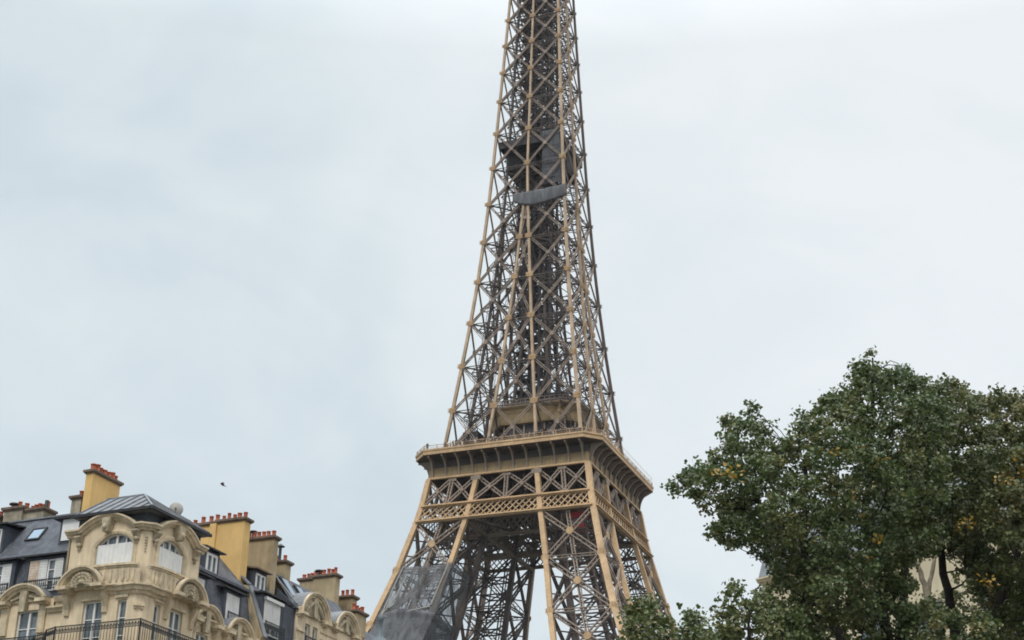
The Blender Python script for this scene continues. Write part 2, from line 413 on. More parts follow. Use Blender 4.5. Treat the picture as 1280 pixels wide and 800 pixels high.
# columns of the upper shaft (corner, two inner ones per face that meet higher up) and their node plates
for k in range(4):
    for kind in ('corner', 'inner_a', 'inner_b'):
        pts = []; hs = []
        for i, (z, w, n) in enumerate(zip(ZU, WU, IU)):
            if kind == 'inner_a' and z > 179: break
            x = {'corner': -w, 'inner_a': -n, 'inner_b': n}[kind]
            pts.append(rot(k, (x, -w, z))); hs.append((.33 if kind == 'corner' else .29) - .0006 * (z - 115))
        c = column(pts, hs, m='paint_high' if k in (0, 1) else 'old')  # far faces take the darkened copy, their shade is in the colour
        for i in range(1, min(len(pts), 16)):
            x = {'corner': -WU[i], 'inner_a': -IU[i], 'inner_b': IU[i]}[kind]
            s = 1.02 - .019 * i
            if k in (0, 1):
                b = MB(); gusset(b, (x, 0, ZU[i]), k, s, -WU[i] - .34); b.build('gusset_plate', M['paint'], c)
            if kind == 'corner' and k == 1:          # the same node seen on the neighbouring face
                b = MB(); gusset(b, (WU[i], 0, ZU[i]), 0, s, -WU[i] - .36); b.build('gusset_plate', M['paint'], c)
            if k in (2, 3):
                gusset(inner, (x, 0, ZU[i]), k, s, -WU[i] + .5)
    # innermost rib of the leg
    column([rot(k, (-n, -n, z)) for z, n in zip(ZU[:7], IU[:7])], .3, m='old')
# cross braces, panel by panel
for k in range(4):
    nrm = rot(k, (0, -1, 0))
    for i in range(len(ZU) - 1):
        z0, z1, w0, w1, n0, n1 = ZU[i], ZU[i + 1], WU[i], WU[i + 1], IU[i], IU[i + 1]
        bays = [((-w0, -n0), (-w1, -n1)), ((n0, w0), (n1, w1))]
        if n0 > 1.0: bays.insert(1, ((-n0, n0), (-n1, n1)))
        for (a0, b0), (a1, b1) in bays:
            own = k in (0, 1) and i <= 15 and count_b < 74
            b = MB() if own else rest
            wd_ = .60 - .012 * i
            d0, d1 = -w0 + .05, -w1 + .05
            girder(b, rot(k, (a0, d0, z0)), rot(k, (b1, d1, z1)), wd_, nrm, .15, 7, .07, .22)
            girder(b, rot(k, (b0, d0 + .25, z0)), rot(k, (a1, d1 + .25, z1)), wd_, nrm, .15, 7, .07, .22)
            xm, zm = (a0 + b0 + a1 + b1) / 4, (z0 + z1) / 2 + (.0)
            b.box(-.42, .42, -.02, .10, -.42, .42, lambda a, d, c: rot(k, (xm + a, (d0 + d1) / 2 - .2 - d, zm + c)))
            inner.bar(rot(k, (a1, d1 + .3, z1)), rot(k, (b1, d1 + .3, z1)), .16, .16); inner.bar(rot(k, (a1, d1 + .3, z1 - .5)), rot(k, (b1, d1 + .3, z1 - .5)), .1, .12)
            if own: b.build('cross_brace', M['brace'], TOWER); count_b += 1
        # floor bracing and the inner faces of the legs
        for a, c in (((-w1, -w1), (-n1, -n1)), ((-w1, -n1), (-n1, -w1))):
            inner.bar(rot(k, (*a, z1)), rot(k, (*c, z1)), .22, .3)
        zz = z0
        if n0 > .3:
            girder(inner, rot(k, (-w0, -n0, z0)), rot(k, (-n1, -n1, z1)), .55, rot(k, (0, 1, 0)), .14, 7, .07, .2)
            girder(inner, rot(k, (-n0, -n0, z0)), rot(k, (-w1, -n1, z1)), .55, rot(k, (0, 1, 0)), .14, 7, .07, .2)
            girder(inner, rot(k, (-n0, -w0, z0)), rot(k, (-n1, -n1, z1)), .55, rot(k, (1, 0, 0)), .14, 7, .07, .2)
            girder(inner, rot(k, (-n0, -n0, z0)), rot(k, (-n1, -w1, z1)), .55, rot(k, (1, 0, 0)), .14, 7, .07, .2)
        # lattice frames deeper inside the shaft
        for fr_ in ((.40,) if n0 < 1.5 else (.70,)):
            y0_, y1_ = -w0 * fr_, -w1 * fr_
            for sa, sb in ((-.95, -.35), (-.3, .3), (.35, .95)) if n0 < 1.5 else ((-.95, -.45), (.45, .95)):
                for q in range(2):
                    f0, f1 = q / 2, (q + 1) / 2
                    xa, xb = w0 + (w1 - w0) * f0, w0 + (w1 - w0) * f1; za, zb = z0 + (z1 - z0) * f0, z0 + (z1 - z0) * f1; ya, yb = y0_ + (y1_ - y0_) * f0, y0_ + (y1_ - y0_) * f1
                    inner.bar(rot(k, (sa * xa, ya, za)), rot(k, (sb * xb, yb, zb)), .14, .16); inner.bar(rot(k, (sb * xa, ya, za)), rot(k, (sa * xb, yb, zb)), .14, .16)
                    inner.bar(rot(k, (sa * xb, yb, zb)), rot(k, (sb * xb, yb, zb)), .14, .2)
        # slender secondary posts and ties inside each leg
        for fx, fy in ((.28, .3), (.6, .6)):
            A = (-w0 + (w0 - n0) * fx, -w0 + (w0 - n0) * fy); B = (-w1 + (w1 - n1) * fx, -w1 + (w1 - n1) * fy)
            girder(inner, rot(k, (*A, z0)), rot(k, (*B, z1)), .5, rot(k, (.35, -.94, 0)), .09, 9, .06, .1)
        for q in range(2):
            f0, f1 = q / 2, (q + 1) / 2
            l = lambda a, b, f: a + (b - a) * f
            wz, nz_ = l(w0, w1, f1), l(n0, n1, f1); zq = l(z0, z1, f1)
            inner.bar(rot(k, (-wz, -wz * .55, zq)), rot(k, (-nz_, -wz * .55, zq)), .12, .14)
            inner.bar(rot(k, (-wz * .55, -wz, zq)), rot(k, (-wz * .55, -nz_, zq)), .12, .14)
# the lift shaft and stair core
core = MB()
zc = 116.0
for sx_, sy in ((-3.2, -2.4), (-.7, -2.4), (.9, -2.4), (3.6, -2.4), (-3.2, 2.4), (-.7, 2.4), (.9, 2.4), (3.6, 2.4)):
    core.bar((sx_, sy, 116), (sx_ * .82, sy * .82, 274), .5, .5)
i = 0
while zc < 272:
    f = 1 - .18 * (zc - 116) / 158
    for sy in (-2.4, 2.4):
        core.bar((-3.2 * f, sy * f, zc), (3.6 * f, sy * f, zc), .3, .3)
        core.bar((-3.2 * f, sy * f, zc), (-.7 * f, sy * f, zc + 3.1), .22, .2)
        core.bar((3.6 * f, sy * f, zc), (.9 * f, sy * f, zc + 3.1), .22, .2)
        core.bar((-.7 * f, sy * f, zc), (-3.2 * f, sy * f, zc + 3.1), .22, .2)
    for sx_ in (-3.2, -.7, .9, 3.6): core.bar((sx_ * f, -2.4 * f, zc), (sx_ * f, 2.4 * f, zc), .25, .25)
    # guard sheets on the shaft, with gaps between them
    h = 1.5 + 1.2 * random.random()
    core.box(-3.1 * f, -.8 * f, 2.1 * f, 2.2 * f, zc + .3, zc + .3 + h)
    if random.random() < .8: core.box(1.0 * f, 3.5 * f, -.2, -.1, zc + .25, zc + .25 + h)
    if random.random() < .6: core.box(-.6 * f, .8 * f, 1.0, 1.1, zc + .2, zc + 2.9)
    if random.random() < .45: core.box(-3.1 * f, -.9 * f, -1.2, -1.1, zc + .2, zc + 2.0)
    # a flight of stairs
    x0, x1 = (-4.9, -3.4) if i % 2 else (-3.4, -4.9)
    core.bar((x0, -1 + i % 2, zc), (x1, -1 + i % 2, zc + 3.1), .7, .25)
    core.box(-5.2, -3.3, -1.4, 1.6, zc - .06, zc + .06)
    zc += 3.1; i += 1
core.build('lift_shaft', M['core'], TOWER)
sp = MB(); sp.box(3.3, 7.5, -7.9, -7.75, 182.0, 196.2); sp.box(3.3, 3.45, -7.75, -3.5, 182.0, 193.6); sp.box(7.35, 7.5, -7.75, -3.5, 182.0, 193.6)
for q in range(5): sp.box(3.2, 7.6, -7.98, -7.9, 183.5 + 2.8 * q, 183.65 + 2.8 * q)
sp.build('shaft_cladding', M['sheet'], TOWER)
# the landing half way up
ip = MB()
ip.box(-7.6, 7.7, -7.4, 7.4, 194.6, 195.1)
for q in range(7): ip.box(-7.7, 7.8, -7.2 + 2.35 * q, -6.9 + 2.35 * q, 193.9, 194.6)
for x in (-7.7, 7.5): ip.box(x, x + .3, -7.5, 7.5, 193.7, 195.5)
for y in (-7.5, 7.2): ip.box(-7.7, 7.8, y, y + .3, 193.7, 195.5)
ip.box(-6.9, .4, -4.4, 3.6, 189.6, 193.9)
ip.box(-7.1, .6, -4.6, 3.8, 189.2, 189.6)
ip.box(-5.0, 4.5, -3, 3, 195.1, 198)
ip.box(5.0, 7.2, -2, 5, 188.2, 193.9)
for q in range(8): ip.bar((-7.5 + 2.1 * q, -7.45, 195.1), (-7.5 + 2.1 * q, -7.45, 196.3), .1, .1)
ip.bar((-7.6, -7.45, 196.3), (7.6, -7.45, 196.3), .1, .1)
ip.build('intermediate_landing', M['core'], TOWER)

# ---- below the platform: four legs of four ribs each
for k in range(4):
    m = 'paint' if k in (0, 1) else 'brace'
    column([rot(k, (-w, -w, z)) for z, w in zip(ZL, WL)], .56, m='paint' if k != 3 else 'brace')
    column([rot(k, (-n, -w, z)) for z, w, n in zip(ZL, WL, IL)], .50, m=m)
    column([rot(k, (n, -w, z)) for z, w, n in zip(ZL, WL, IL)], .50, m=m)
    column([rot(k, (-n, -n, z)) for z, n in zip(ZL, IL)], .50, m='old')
leg_rest = MB()
for k in range(4):
    nrm = rot(k, (0, -1, 0))
    for i in range(2, 7):
        z0, z1, w0, w1, n0, n1 = ZL[i], ZL[i + 1], WL[i], WL[i + 1], IL[i], IL[i + 1]
        for (a0, b0), (a1, b1) in (((-w0, -n0), (-w1, -n1)), ((n0, w0), (n1, w1))):
            own = k in (0, 1) and i < 5
            b = MB() if own else rest
            A0, B0, A1, B1 = (a0, -w0, z0), (b0, -w0, z0), (a1, -w1, z1), (b1, -w1, z1)
            girder(b, rot(k, A0), rot(k, B1), 1.0, nrm, .22, 14, .12, .5)
            girder(b, rot(k, B0), rot(k, A1), 1.0, nrm, .22, 14, .12, .5)
            girder(b, rot(k, ((a0 + b0) / 2, -w0 + .35, z0)), rot(k, ((a1 + b1) / 2, -w1 + .35, z1)), .8, nrm, .18, 14, .1, .3)
            girder(b, rot(k, A1), rot(k, B1), .7, nrm, .16, 12, .1, .3)
            T = lambda a, d, c: rot(k, ((a0 + b0 + a1 + b1) / 4 + a, -(w0 + w1) / 2 - .3 - d, (z0 + z1) / 2 + .25 + c))
            b.prism([(.8 * math.cos(t * math.pi / 4 + .39), .8 * math.sin(t * math.pi / 4 + .39)) for t in range(8)], T, -.1, .1, 1)
            for (gx, gw, gz) in ((a1, w1, z1), (b1, w1, z1)):
                b.prism([(-.8, -.45), (.8, -.45), (.8, .45), (-.8, .45)], lambda a, d, c: rot(k, (gx + a, -gw - .52 - d, gz + c)), 0, .06, 1); b.prism([(-.5, -.8), (.5, -.8), (.5, .8), (-.5, .8)], lambda a, d, c: rot(k, (gx + a, -gw - .59 - d, gz + c)), 0, .06, 1)
            if own: b.build('cross_brace', [M['brace'], M['paint']], TOWER)
        # inner faces of each leg
        for p0, p1 in ((((-w0, -n0), (-n0, -n0)), ((-w1, -n1), (-n1, -n1))), (((-n0, -w0), (-n0, -n0)), ((-n1, -w1), (-n1, -n1)))):
            nn = rot(k, (0, 1, 0)) if p0[0][1] == -n0 else rot(k, (1, 0, 0))
            girder(leg_rest, rot(k, (*p0[0], z0)), rot(k, (*p1[1], z1)), .95, nn, .22, 12, .12, .4)
            girder(leg_rest, rot(k, (*p0[1], z0)), rot(k, (*p1[0], z1)), .95, nn, .22, 12, .12, .4)
            girder(leg_rest, rot(k, (*p1[0], z1)), rot(k, (*p1[1], z1)), .7, nn, .18, 10, .1, .3)
        # floor bracing of the leg and the inclined lift rails with their trusses
        for q in range(3):
            f = (q + 1) / 3
            w, n, z = w0 + (w1 - w0) * f, n0 + (n1 - n0) * f, z0 + (z1 - z0) * f
            leg_rest.bar(rot(k, (-w, -w, z)), rot(k, (-n, -n, z)), .2, .25); leg_rest.bar(rot(k, (-w, -n, z)), rot(k, (-n, -w, z)), .2, .25)
            c = (w + n) / 2; e_ = (w - n) * .22
            for sx_ in (-1, 1):
                leg_rest.bar(rot(k, (-c - e_, -c + sx_ * e_, z)), rot(k, (-c + e_, -c + sx_ * e_, z)), .25, .3)
                leg_rest.bar(rot(k, (-c + sx_ * e_, -c - e_, z)), rot(k, (-c + sx_ * e_, -c + e_, z)), .25, .3)
        for fx, fy in ((.28, .28), (.72, .28), (.28, .72), (.72, .72)):
            A = (-w0 + (w0 - n0) * fx, -w0 + (w0 - n0) * fy); B = (-w1 + (w1 - n1) * fx, -w1 + (w1 - n1) * fy)
            girder(leg_rest, rot(k, (*A, z0)), rot(k, (*B, z1)), .95, rot(k, (.5, -.86, 0)), .17, 10, .09, .2)
tag(leg_rest.build('leg_inner_bracing', M['old'], TOWER, recalc=False), kind='stuff')

def lattice_belt(k, y0, y1, x0a, x0b, z0, z1, n, m, chord=.7, bw=.24, name='lattice_belt'):
    """double diagonal lattice between two chords: x from -x0 to x0 (half widths at bottom z0 and top z1)"""
    b = MB()
    nrm = rot(k, (0, -1, 0))
    T = lambda f, t, d=0: rot(k, ((x0a + (x0b - x0a) * t) * (2 * f - 1), y0 + (y1 - y0) * t - d, z0 + (z1 - z0) * t))
    h = z1 - z0
    for t0 in (0.0, 1.0):
        b.bar(T(0, t0), T(1, t0), chord, .7, nrm)
    b.bar(T(0, 0, .5), T(1, 0, .5), .2, .5, nrm); b.bar(T(0, 1, .5), T(1, 1, .5), .2, .5, nrm)
    tp = .5 * chord / h
    for i in range(-2, n + 1):
        for s in (1, -1):
            fa, fb = i / n, (i + 1.9) / n
            if s < 0: fa, fb = fb, fa
            ta, tb = tp, 1 - tp
            # clip to 0..1
            def cl(fa, ta, fb, tb):
                if fa < 0: ta = ta + (tb - ta) * (0 - fa) / (fb - fa); fa = 0
                if fa > 1: ta = ta + (tb - ta) * (1 - fa) / (fb - fa); fa = 1
                return fa, ta
            if max(fa, fb) <= 0 or min(fa, fb) >= 1: continue
            A = cl(fa, ta, fb, tb); B = cl(fb, tb, fa, ta)
            b.bar(T(*A, .1 * s), T(*B, .1 * s), bw, .1, nrm)
    return b.build(name, M[m], TOWER)
for k in range(4):
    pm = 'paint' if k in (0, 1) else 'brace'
    lattice_belt(k, -19.22 - .2, -18.41 - .2, 19.2, 18.4, 100.5, 103.9, 27, pm)
    lattice_belt(k, -8.15, -7.48, 18.6, 17.9, 99.9, 104.0, 26, 'brace', bw=.34)
    # row of crosses under the cornice
    xs0 = [-18.41, -12.9, -7.48, 0, 7.48, 12.9, 18.41]; xs1 = [-17.53, -12.1, -6.6, 0, 6.6, 12.1, 17.53]
    nrm = rot(k, (0, -1, 0))
    for j in range(6):
        own = k in (0, 1); b = MB() if own else rest
        girder(b, rot(k, (xs0[j], -18.35, 104.3)), rot(k, (xs1[j + 1], -17.5, 109.9)), .85, nrm, .24, 9, .12, .4)
        girder(b, rot(k, (xs0[j + 1], -18.1, 104.3)), rot(k, (xs1[j], -17.25, 109.9)), .85, nrm, .24, 9, .12, .4)
        xm = (xs0[j] + xs0[j + 1] + xs1[j] + xs1[j + 1]) / 4
        b.prism([(-.5, 0), (0, -.5), (.5, 0), (0, .5)], lambda a, d, c: rot(k, (xm + a, -18.15 - d, 107.1 + c)), 0, .08)
        if own: b.build('cross_brace', M['brace'], TOWER)
    for j in (1, 3, 5):
        b = MB(); girder(b, rot(k, (xs0[j], -18.35, 104.2)), rot(k, (xs1[j], -17.5, 110)), .9, nrm, .26, 8, .12, .45)
        b.box(-.95, .95, 0, .12, -.75, -.2, lambda a, d, c: rot(k, (xs1[j] + a, -17.75 - d, 110 + c))); b.build('post', M['brace'], TOWER)
    for j, xx in ((2, 6.6), (4, 6.6)):
        sgn = -1 if j == 2 else 1
        rest.box(-1.1, 1.1, 0, .1, -1.1, -.2, lambda a, d, c: rot(k, (sgn * 6.7 + a, -18.12 - d, 110 + c)))
    # deep trusses of the platform's underside
    for yy in (-13, -3.5):
        for t_ in range(12):
            xa = -17 + 34 / 12 * t_
            inner.bar(rot(k, (xa, yy, 104.2)), rot(k, (xa + 34 / 12, yy, 104.2)), .4, .5)
            inner.bar(rot(k, (xa, yy, 104.4)), rot(k, (xa + 34 / 12, yy, 109.4)), .35, .3); inner.bar(rot(k, (xa + 34 / 12, yy, 104.4)), rot(k, (xa, yy, 109.4)), .35, .3)
    # diagonal ties between the two belts, seen from below
    for sg in (-1, 1):
        girder(inner, rot(k, (sg * 8, -18.6, 100.6)), rot(k, (sg * 2, -8.3, 100.4)), .9, (0, 0, 1), .25, 10, .12, .4)
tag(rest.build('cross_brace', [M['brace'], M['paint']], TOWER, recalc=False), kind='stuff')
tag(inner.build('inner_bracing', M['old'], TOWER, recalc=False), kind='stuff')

# ---- the platform: flared cornice, brackets, deck and railing
def octo(h, c): return [(-h + c, -h), (h - c, -h), (h, -h + c), (h, h - c), (h - c, h), (-h + c, h), (-h, h - c), (-h, -h + c)]
def ring(b, levels, mi=0, smooth=False):
    vs = []
    for h, c, z in levels: vs += [(x, y, z) for x, y in octo(h, c)]
    b.add(vs, [(8 * i + k, 8 * i + (k + 1) % 8, 8 * i + 8 + (k + 1) % 8, 8 * i + 8 + k) for i in range(len(levels) - 1) for k in range(8)], mi, smooth)
prof = []
prof.append((17.72, .32, 110.35)); prof.append((17.74, .34, 111.5))
for t_ in range(1, 10):
    a = R(90) * t_ / 9
    prof.append((17.75 + 2.85 * (1 - math.cos(a)), .35 + 2.65 * (1 - math.cos(a)), 111.9 + 2.66 * math.sin(a)))
cv = MB(); ring(cv, [(17.72, .32, 110.35), (17.72, .32, 112.25), (17.80, .34, 112.27), (17.80, .34, 112.42), (16.6, .3, 112.45), (16.6, .3, 114.56)])
CV = cv.build('cornice', M['cove'], TOWER)
cv = MB(); ring(cv, [(16.62, .3, 114.54), (20.5, 3.0, 114.54)]); cv.build('soffit', M['old'], CV)  # shade under the overhang painted in with the darkened copy
cb = MB()
ring(cb, [(17.6, .3, 109.95), (18.1, .5, 110.0), (18.1, .5, 110.35), (17.8, .4, 110.5)])
cb.build('cornice_molding', M['paint'], TOWER)
bd = MB()
ring(bd, [(20.3, 3.0, 114.58), (20.72, 3.1, 114.58), (20.72, 3.1, 115.25), (20.85, 3.1, 115.4), (20.85, 3.1, 115.75), (20.3, 3.0, 115.75), (20.3, 3.0, 114.58)])
bd.build('deck_edge', M['paint'], TOWER)
dk = MB()
dk.add([(x, y, 114.7) for x, y in octo(20.4, 3)] + [(x, y, 115.5) for x, y in octo(20.4, 3)], [tuple(range(8))[::-1], tuple(range(8, 16))])
for q in range(11): dk.box(-17.4, 17.4, -16.5 + 3.3 * q - .2, -16.5 + 3.3 * q + .2, 110.6, 114.65)
dk.build('deck', M['old'], TOWER)
def bracket(k, s):
    b = MB(); poly = []
    poly = [(17.70, 110.4), (17.70, 114.55), (20.55, 114.55), (20.55, 114.2)]
    cur = [(17.95 + 2.6 * (1 - math.cos(R(90) * q / 9)), 110.4 + 3.75 * math.sin(R(90) * q / 9)) for q in range(10)]
    poly += cur[::-1]
    f = s
    T = lambda a, d, c: rot(k, (f + d, -a, c))
    b.prism(poly, T, -.05, .05)
    b.sweep(cur, [(-.16, -.05), (.16, -.05), (.16, .06), (-.16, .06)], T)
    return b.build('bracket', M['brace'], TOWER)
for k in range(4):
    for j in range(12): bracket(k, -16.6 + 33.2 * j / 11)
# railing, one run per side
for k in range(4):
    b = MB()
    h, c = 20.55, 3.0
    pts = [(-h + c, -h), (h - c, -h), (h, -h + c)]
    for (xa, ya), (xb, yb) in zip(pts[:-1], pts[1:]):
        L = math.hypot(xb - xa, yb - ya); n = max(2, round(L / 2.9))
        P = lambda f, z: rot(k, (xa + (xb - xa) * f, ya + (yb - ya) * f, z))
        for z in (115.8, 116.6): b.bar(P(0, z), P(1, z), .10, .09)
        for i in range(n + 1): b.bar(P(i / n, 115.7), P(i / n, 116.7), .13, .13)
        m_ = n * 5
        for i in range(m_):
            b.bar(P(i / m_, 115.8), P((i + 1) / m_, 116.25), .03, .03); b.bar(P((i + 1) / m_, 115.8), P(i / m_, 116.25), .03, .03)
        b.bar(P(0, 116.25), P(1, 116.25), .03, .03)
        # tall safety grille posts set back
        if k in (1, 2):
            for i in range(n * 2): b.bar(P(i / n / 2, 116.6), P(i / n / 2, 117.8), .03, .03)
            b.bar(P(0, 117.8), P(1, 117.8), .04, .04)
    b.build('railing', M['paint'], TOWER)
# upper gallery standing on the deck
def rect_oct(x0, x1, y0, y1, c): return [(x0 + c, y0), (x1 - c, y0), (x1, y0 + c), (x1, y1 - c), (x1 - c, y1), (x0 + c, y1), (x0, y1 - c), (x0, y0 + c)]
gal = MB()
lv = [(0.9, 123.4), (0.3, 123.45), (.2, 123.9), (.1, 125.6), (-.25, 126.5), (-.7, 127.0), (-.7, 127.35), (0.9, 127.4)]
vs = []
for o_, z in lv: vs += [(x, y, z) for x, y in rect_oct(-8.4 + o_, 12.2 - o_, -10.2 + o_, 10.2 - o_, 3.4)]
gal.add(vs, [(8 * i + k, 8 * i + (k + 1) % 8, 8 * i + 8 + (k + 1) % 8, 8 * i + 8 + k) for i in range(len(lv) - 1) for k in range(8)])
gal.add([(x, y, 123.42) for x, y in rect_oct(-8, 11.8, -9.8, 9.8, 3.2)], [tuple(range(8))])
gal.add([(x, y, 127.3) for x, y in rect_oct(-8, 11.8, -9.8, 9.8, 3.2)], [tuple(range(8))])
G = gal.build('upper_gallery', M['cove'], TOWER)
gw = MB()
vs = []
for o_, z in ((1.2, 115.2), (1.2, 123.5)): vs += [(x, y, z) for x, y in rect_oct(-8.4 + o_, 12.2 - o_, -10.2 + o_, 10.2 - o_, 3.4)]
gw.add(vs, [(k, (k + 1) % 8, 8 + (k + 1) % 8, 8 + k) for k in range(8)])
gw.build('shopfront', M['core'], G)
gp = MB()
for i in range(9): gp.box(-6.5 + 2.3 * i - .15, -6.5 + 2.3 * i + .15, -9.35, -9.1, 115.2, 123.4)
gp.build('pillar', M['brace'], G)
gr = MB()
for i in range(14): gr.bar((-5.5 + 1.1 * i, -10.7, 127.4), (-5.5 + 1.1 * i, -10.7, 128.7), .09, .09)
for z in (127.9, 128.7): gr.bar((-5.6, -10.7, z), (9.0, -10.7, z), .1, .1)
for i in range(7): gr.bar((9 + .55 * i, -10.7 + .55 * i, 127.4), (9 + .55 * i, -10.7 + .55 * i, 128.7), .08, .08)
gr.bar((9, -10.7, 128.7), (12.7, -7, 128.7), .1, .1)
gr.build('gallery_railing', M['brace'], G)
kb = MB(); kb.box(4.0, 8.6, -7.5, -3, 127.4, 130.2); kb.box(3.6, 9.0, -7.9, -2.6, 130.2, 130.5)
for i in range(6): kb.box(4.0 + .92 * i - .08, 4.0 + .92 * i + .08, -7.6, -7.5, 127.6, 130.1)
kb.build('kiosk', M['sheet'], G)
rb = MB(); rb.prism([(-7.5, 127.4), (1.5, 127.4), (-.5, 130.6), (-1.2, 130.8)], lambda a, d, c: (a, d, c), -6.5, 4); rb.build('canopy', M['core'], G)
hb = MB()
for i in range(26):
    x, y = random.uniform(-12, 12), random.uniform(-7, 10)
    hb.bar((x, y, 115.2), (x + random.uniform(-1, 1), y, random.uniform(119, 128)), .3, .3)
hb.box(-13.5, -10, -12, -4, 115.2, 119.2); hb.box(-13, -9.5, -11, -5, 119.4, 122.5)
hb.build('lift_machinery', M['core'], G)

# ---- things hung on the tower
def tw(x, y, z):
    c, s = math.cos(PSI), math.sin(PSI)
    return (6.081 + x * c + y * s, 328.737 - x * s + y * c, z)
def sheet_mesh(grid, name, m, thick=.05):
    b = MB(); n, k = len(grid), len(grid[0])
    b.add([q for r_ in grid for q in r_], [(i * k + j, i * k + j + 1, (i + 1) * k + j + 1, (i + 1) * k + j) for i in range(n - 1) for j in range(k - 1)], 0, True)
    o = b.build(name, m)
    so = o.modifiers.new('thickness', 'SOLIDIFY'); so.thickness = thick
    return o
# debris netting round the lower left leg: upper drape, and a second one rolled below it
def wl(z): return float(np.interp(z, ZL[::-1], WL[::-1]))
def il(z): return float(np.interp(z, ZL[::-1], IL[::-1]))
grid = []
for i in range(33):
    f = i / 32; z = 90.3 - 11.2 * f
    row = []
    for j in range(49):
        g_ = j / 48
        w, n = wl(z) + .9, il(z) - .6
        if g_ < .68:
            u = g_ / .68; x = -w + 1.9 + (w - n - 1.3) * u; y = -w
        else:
            u = (g_ - .68) / .32; x = -n; y = -w + (w - n) * .8 * u
        bel = .35 * math.sin(f * 2.6) * math.sin(min(g_ / .68, 1) * 3.1) + .10 * math.sin(g_ * 31 + f * 5) * (.3 + f) + .10 * math.sin(g_ * 12 - f * 9)
        zz = z + .25 * math.sin(g_ / .68 * math.pi) * -(1 - f) * .5 + f * (1.2 * math.sin(g_ * 7.0))
        row.append(tw(x, y - bel, zz) if g_ < .68 else tw(x + bel, y, zz))
    grid.append(row)
tag(sheet_mesh(grid, 'debris_netting', M['net']), 'pale grey see-through netting draped over the lower left tower leg, upper sheet', 'netting')
grid = []
for i in range(21):
    f = i / 20; z = 79.9 - 9.5 * f
    row = []
    for j in range(49):
        g_ = j / 48; w, n = wl(z) + 1.2, il(z) - .8
        if g_ < .68: u = g_ / .68; x = -w + 2.6 + (w - n - 2.1) * u; y = -w
        else: u = (g_ - .68) / .32; x = -n; y = -w + (w - n) * .8 * u
        bel = .35 * math.exp(-((f - .06) / .06) ** 2) + .10 * math.sin(g_ * 29 + f * 6) * (.4 + .5 * f) - .1
        zz = z + .9 * math.sin(g_ * 5.5) * (1 - .6 * f)
        row.append(tw(x, y - bel, zz) if g_ < .68 else tw(x + bel, y, zz))
    grid.append(row)
tag(sheet_mesh(grid, 'debris_netting', M['net_dark']), 'darker grey netting rolled below the paler see-through sheet on the left tower leg', 'netting')
rp_ = MB()
for pts in ([(-19.9, -22.9, 90.4), (-21.4, -24.6, 85), (-22.3, -25.6, 81.5), (-22.7, -26.4, 79.4)], [(-22.6, -26.4, 79.6), (-20, -26.2, 79.3), (-16.5, -26.3, 80.2), (-12.5, -25.7, 80.9)], [(-10.2, -22.6, 90.2), (-11.2, -24, 86), (-12.4, -25.5, 81.2)], [(-19.0, -23.2, 88.4), (-20.2, -25.2, 83.5), (-22.6, -26.3, 79.8)]):
    rp_.tube([tw(*q) for q in pts], .13, 6)
tag(rp_.build('netting_rope', M['dish']), 'pale ropes tying the grey netting around the left tower leg', 'rope')
grid = []
for i in range(9):
    f = i / 8; row = []
    for j in range(37):
        g_ = j / 36; x = -3.0 + 12.9 * g_
        top = 180.1 - .3 * math.sin(g_ * 3.1) - .4 * (1 - g_) ** 3
        bot = 177.6 - 1.5 * math.sin(min(1, g_ / .42) * 1.57) + 1.2 * max(0, g_ - .42) ** 1.3 * 2
        z = top + (bot - top) * f
        row.append(tw(x, -9.75 - .12 * math.sin(f * 3.1) - .04 * math.sin(g_ * 30), z))
    grid.append(row)
SN = empty('safety_net', tw(3.5, -9.75, 176.3), -PSI, label='grey safety net slung across the tower shaft below its dark half-way landing', cat='safety net')
def child_of(o, p):
    bpy.context.view_layer.update(); o.parent = p; o.matrix_parent_inverse = p.matrix_world.inverted(); return o
child_of(sheet_mesh(grid, 'mesh_sheet', M['net_shaft']), SN)
for row in (grid[0], grid[-1]):
    b = MB(); b.tube(row[::4], .07, 6); child_of(b.build('edge_rope', M['core']), SN)
for j in (0, 12, 24, 36):
    b = MB(); b.tube([Vector(grid[0][j]) + Vector((0, .25, .3)), Vector(grid[-1][j]) + Vector((0, .25, -.3))], .09, 6); child_of(b.build('strut', M['core']), SN)
# red two-storey lift cabin inside the right-hand leg
cab = empty('lift_cabin', tw(12.9, -9.2, 98.6), -PSI, label='red lift cabin glimpsed through the right tower leg below the platform', cat='lift cabin')
b = MB(); b.box(-1.5, 1.5, -1.5, 1.5, 0, 1.1); b.box(-1.5, 1.5, -1.5, 1.5, 2.5, 3.4)
for x in (-1.4, -.5, .5, 1.4): b.box(x - .1, x + .1, -1.5, -1.35, 1.1, 2.5); b.box(x - .1, x + .1, 1.35, 1.5, 1.1, 2.5)
b.box(-1.7, 1.7, -1.7, 1.7, 3.4, 3.65)
b.build('body', M['red'], cab)
b = MB(); b.box(-1.4, 1.4, -1.4, 1.4, 1.1, 2.5); b.build('window', M['glass'], cab)

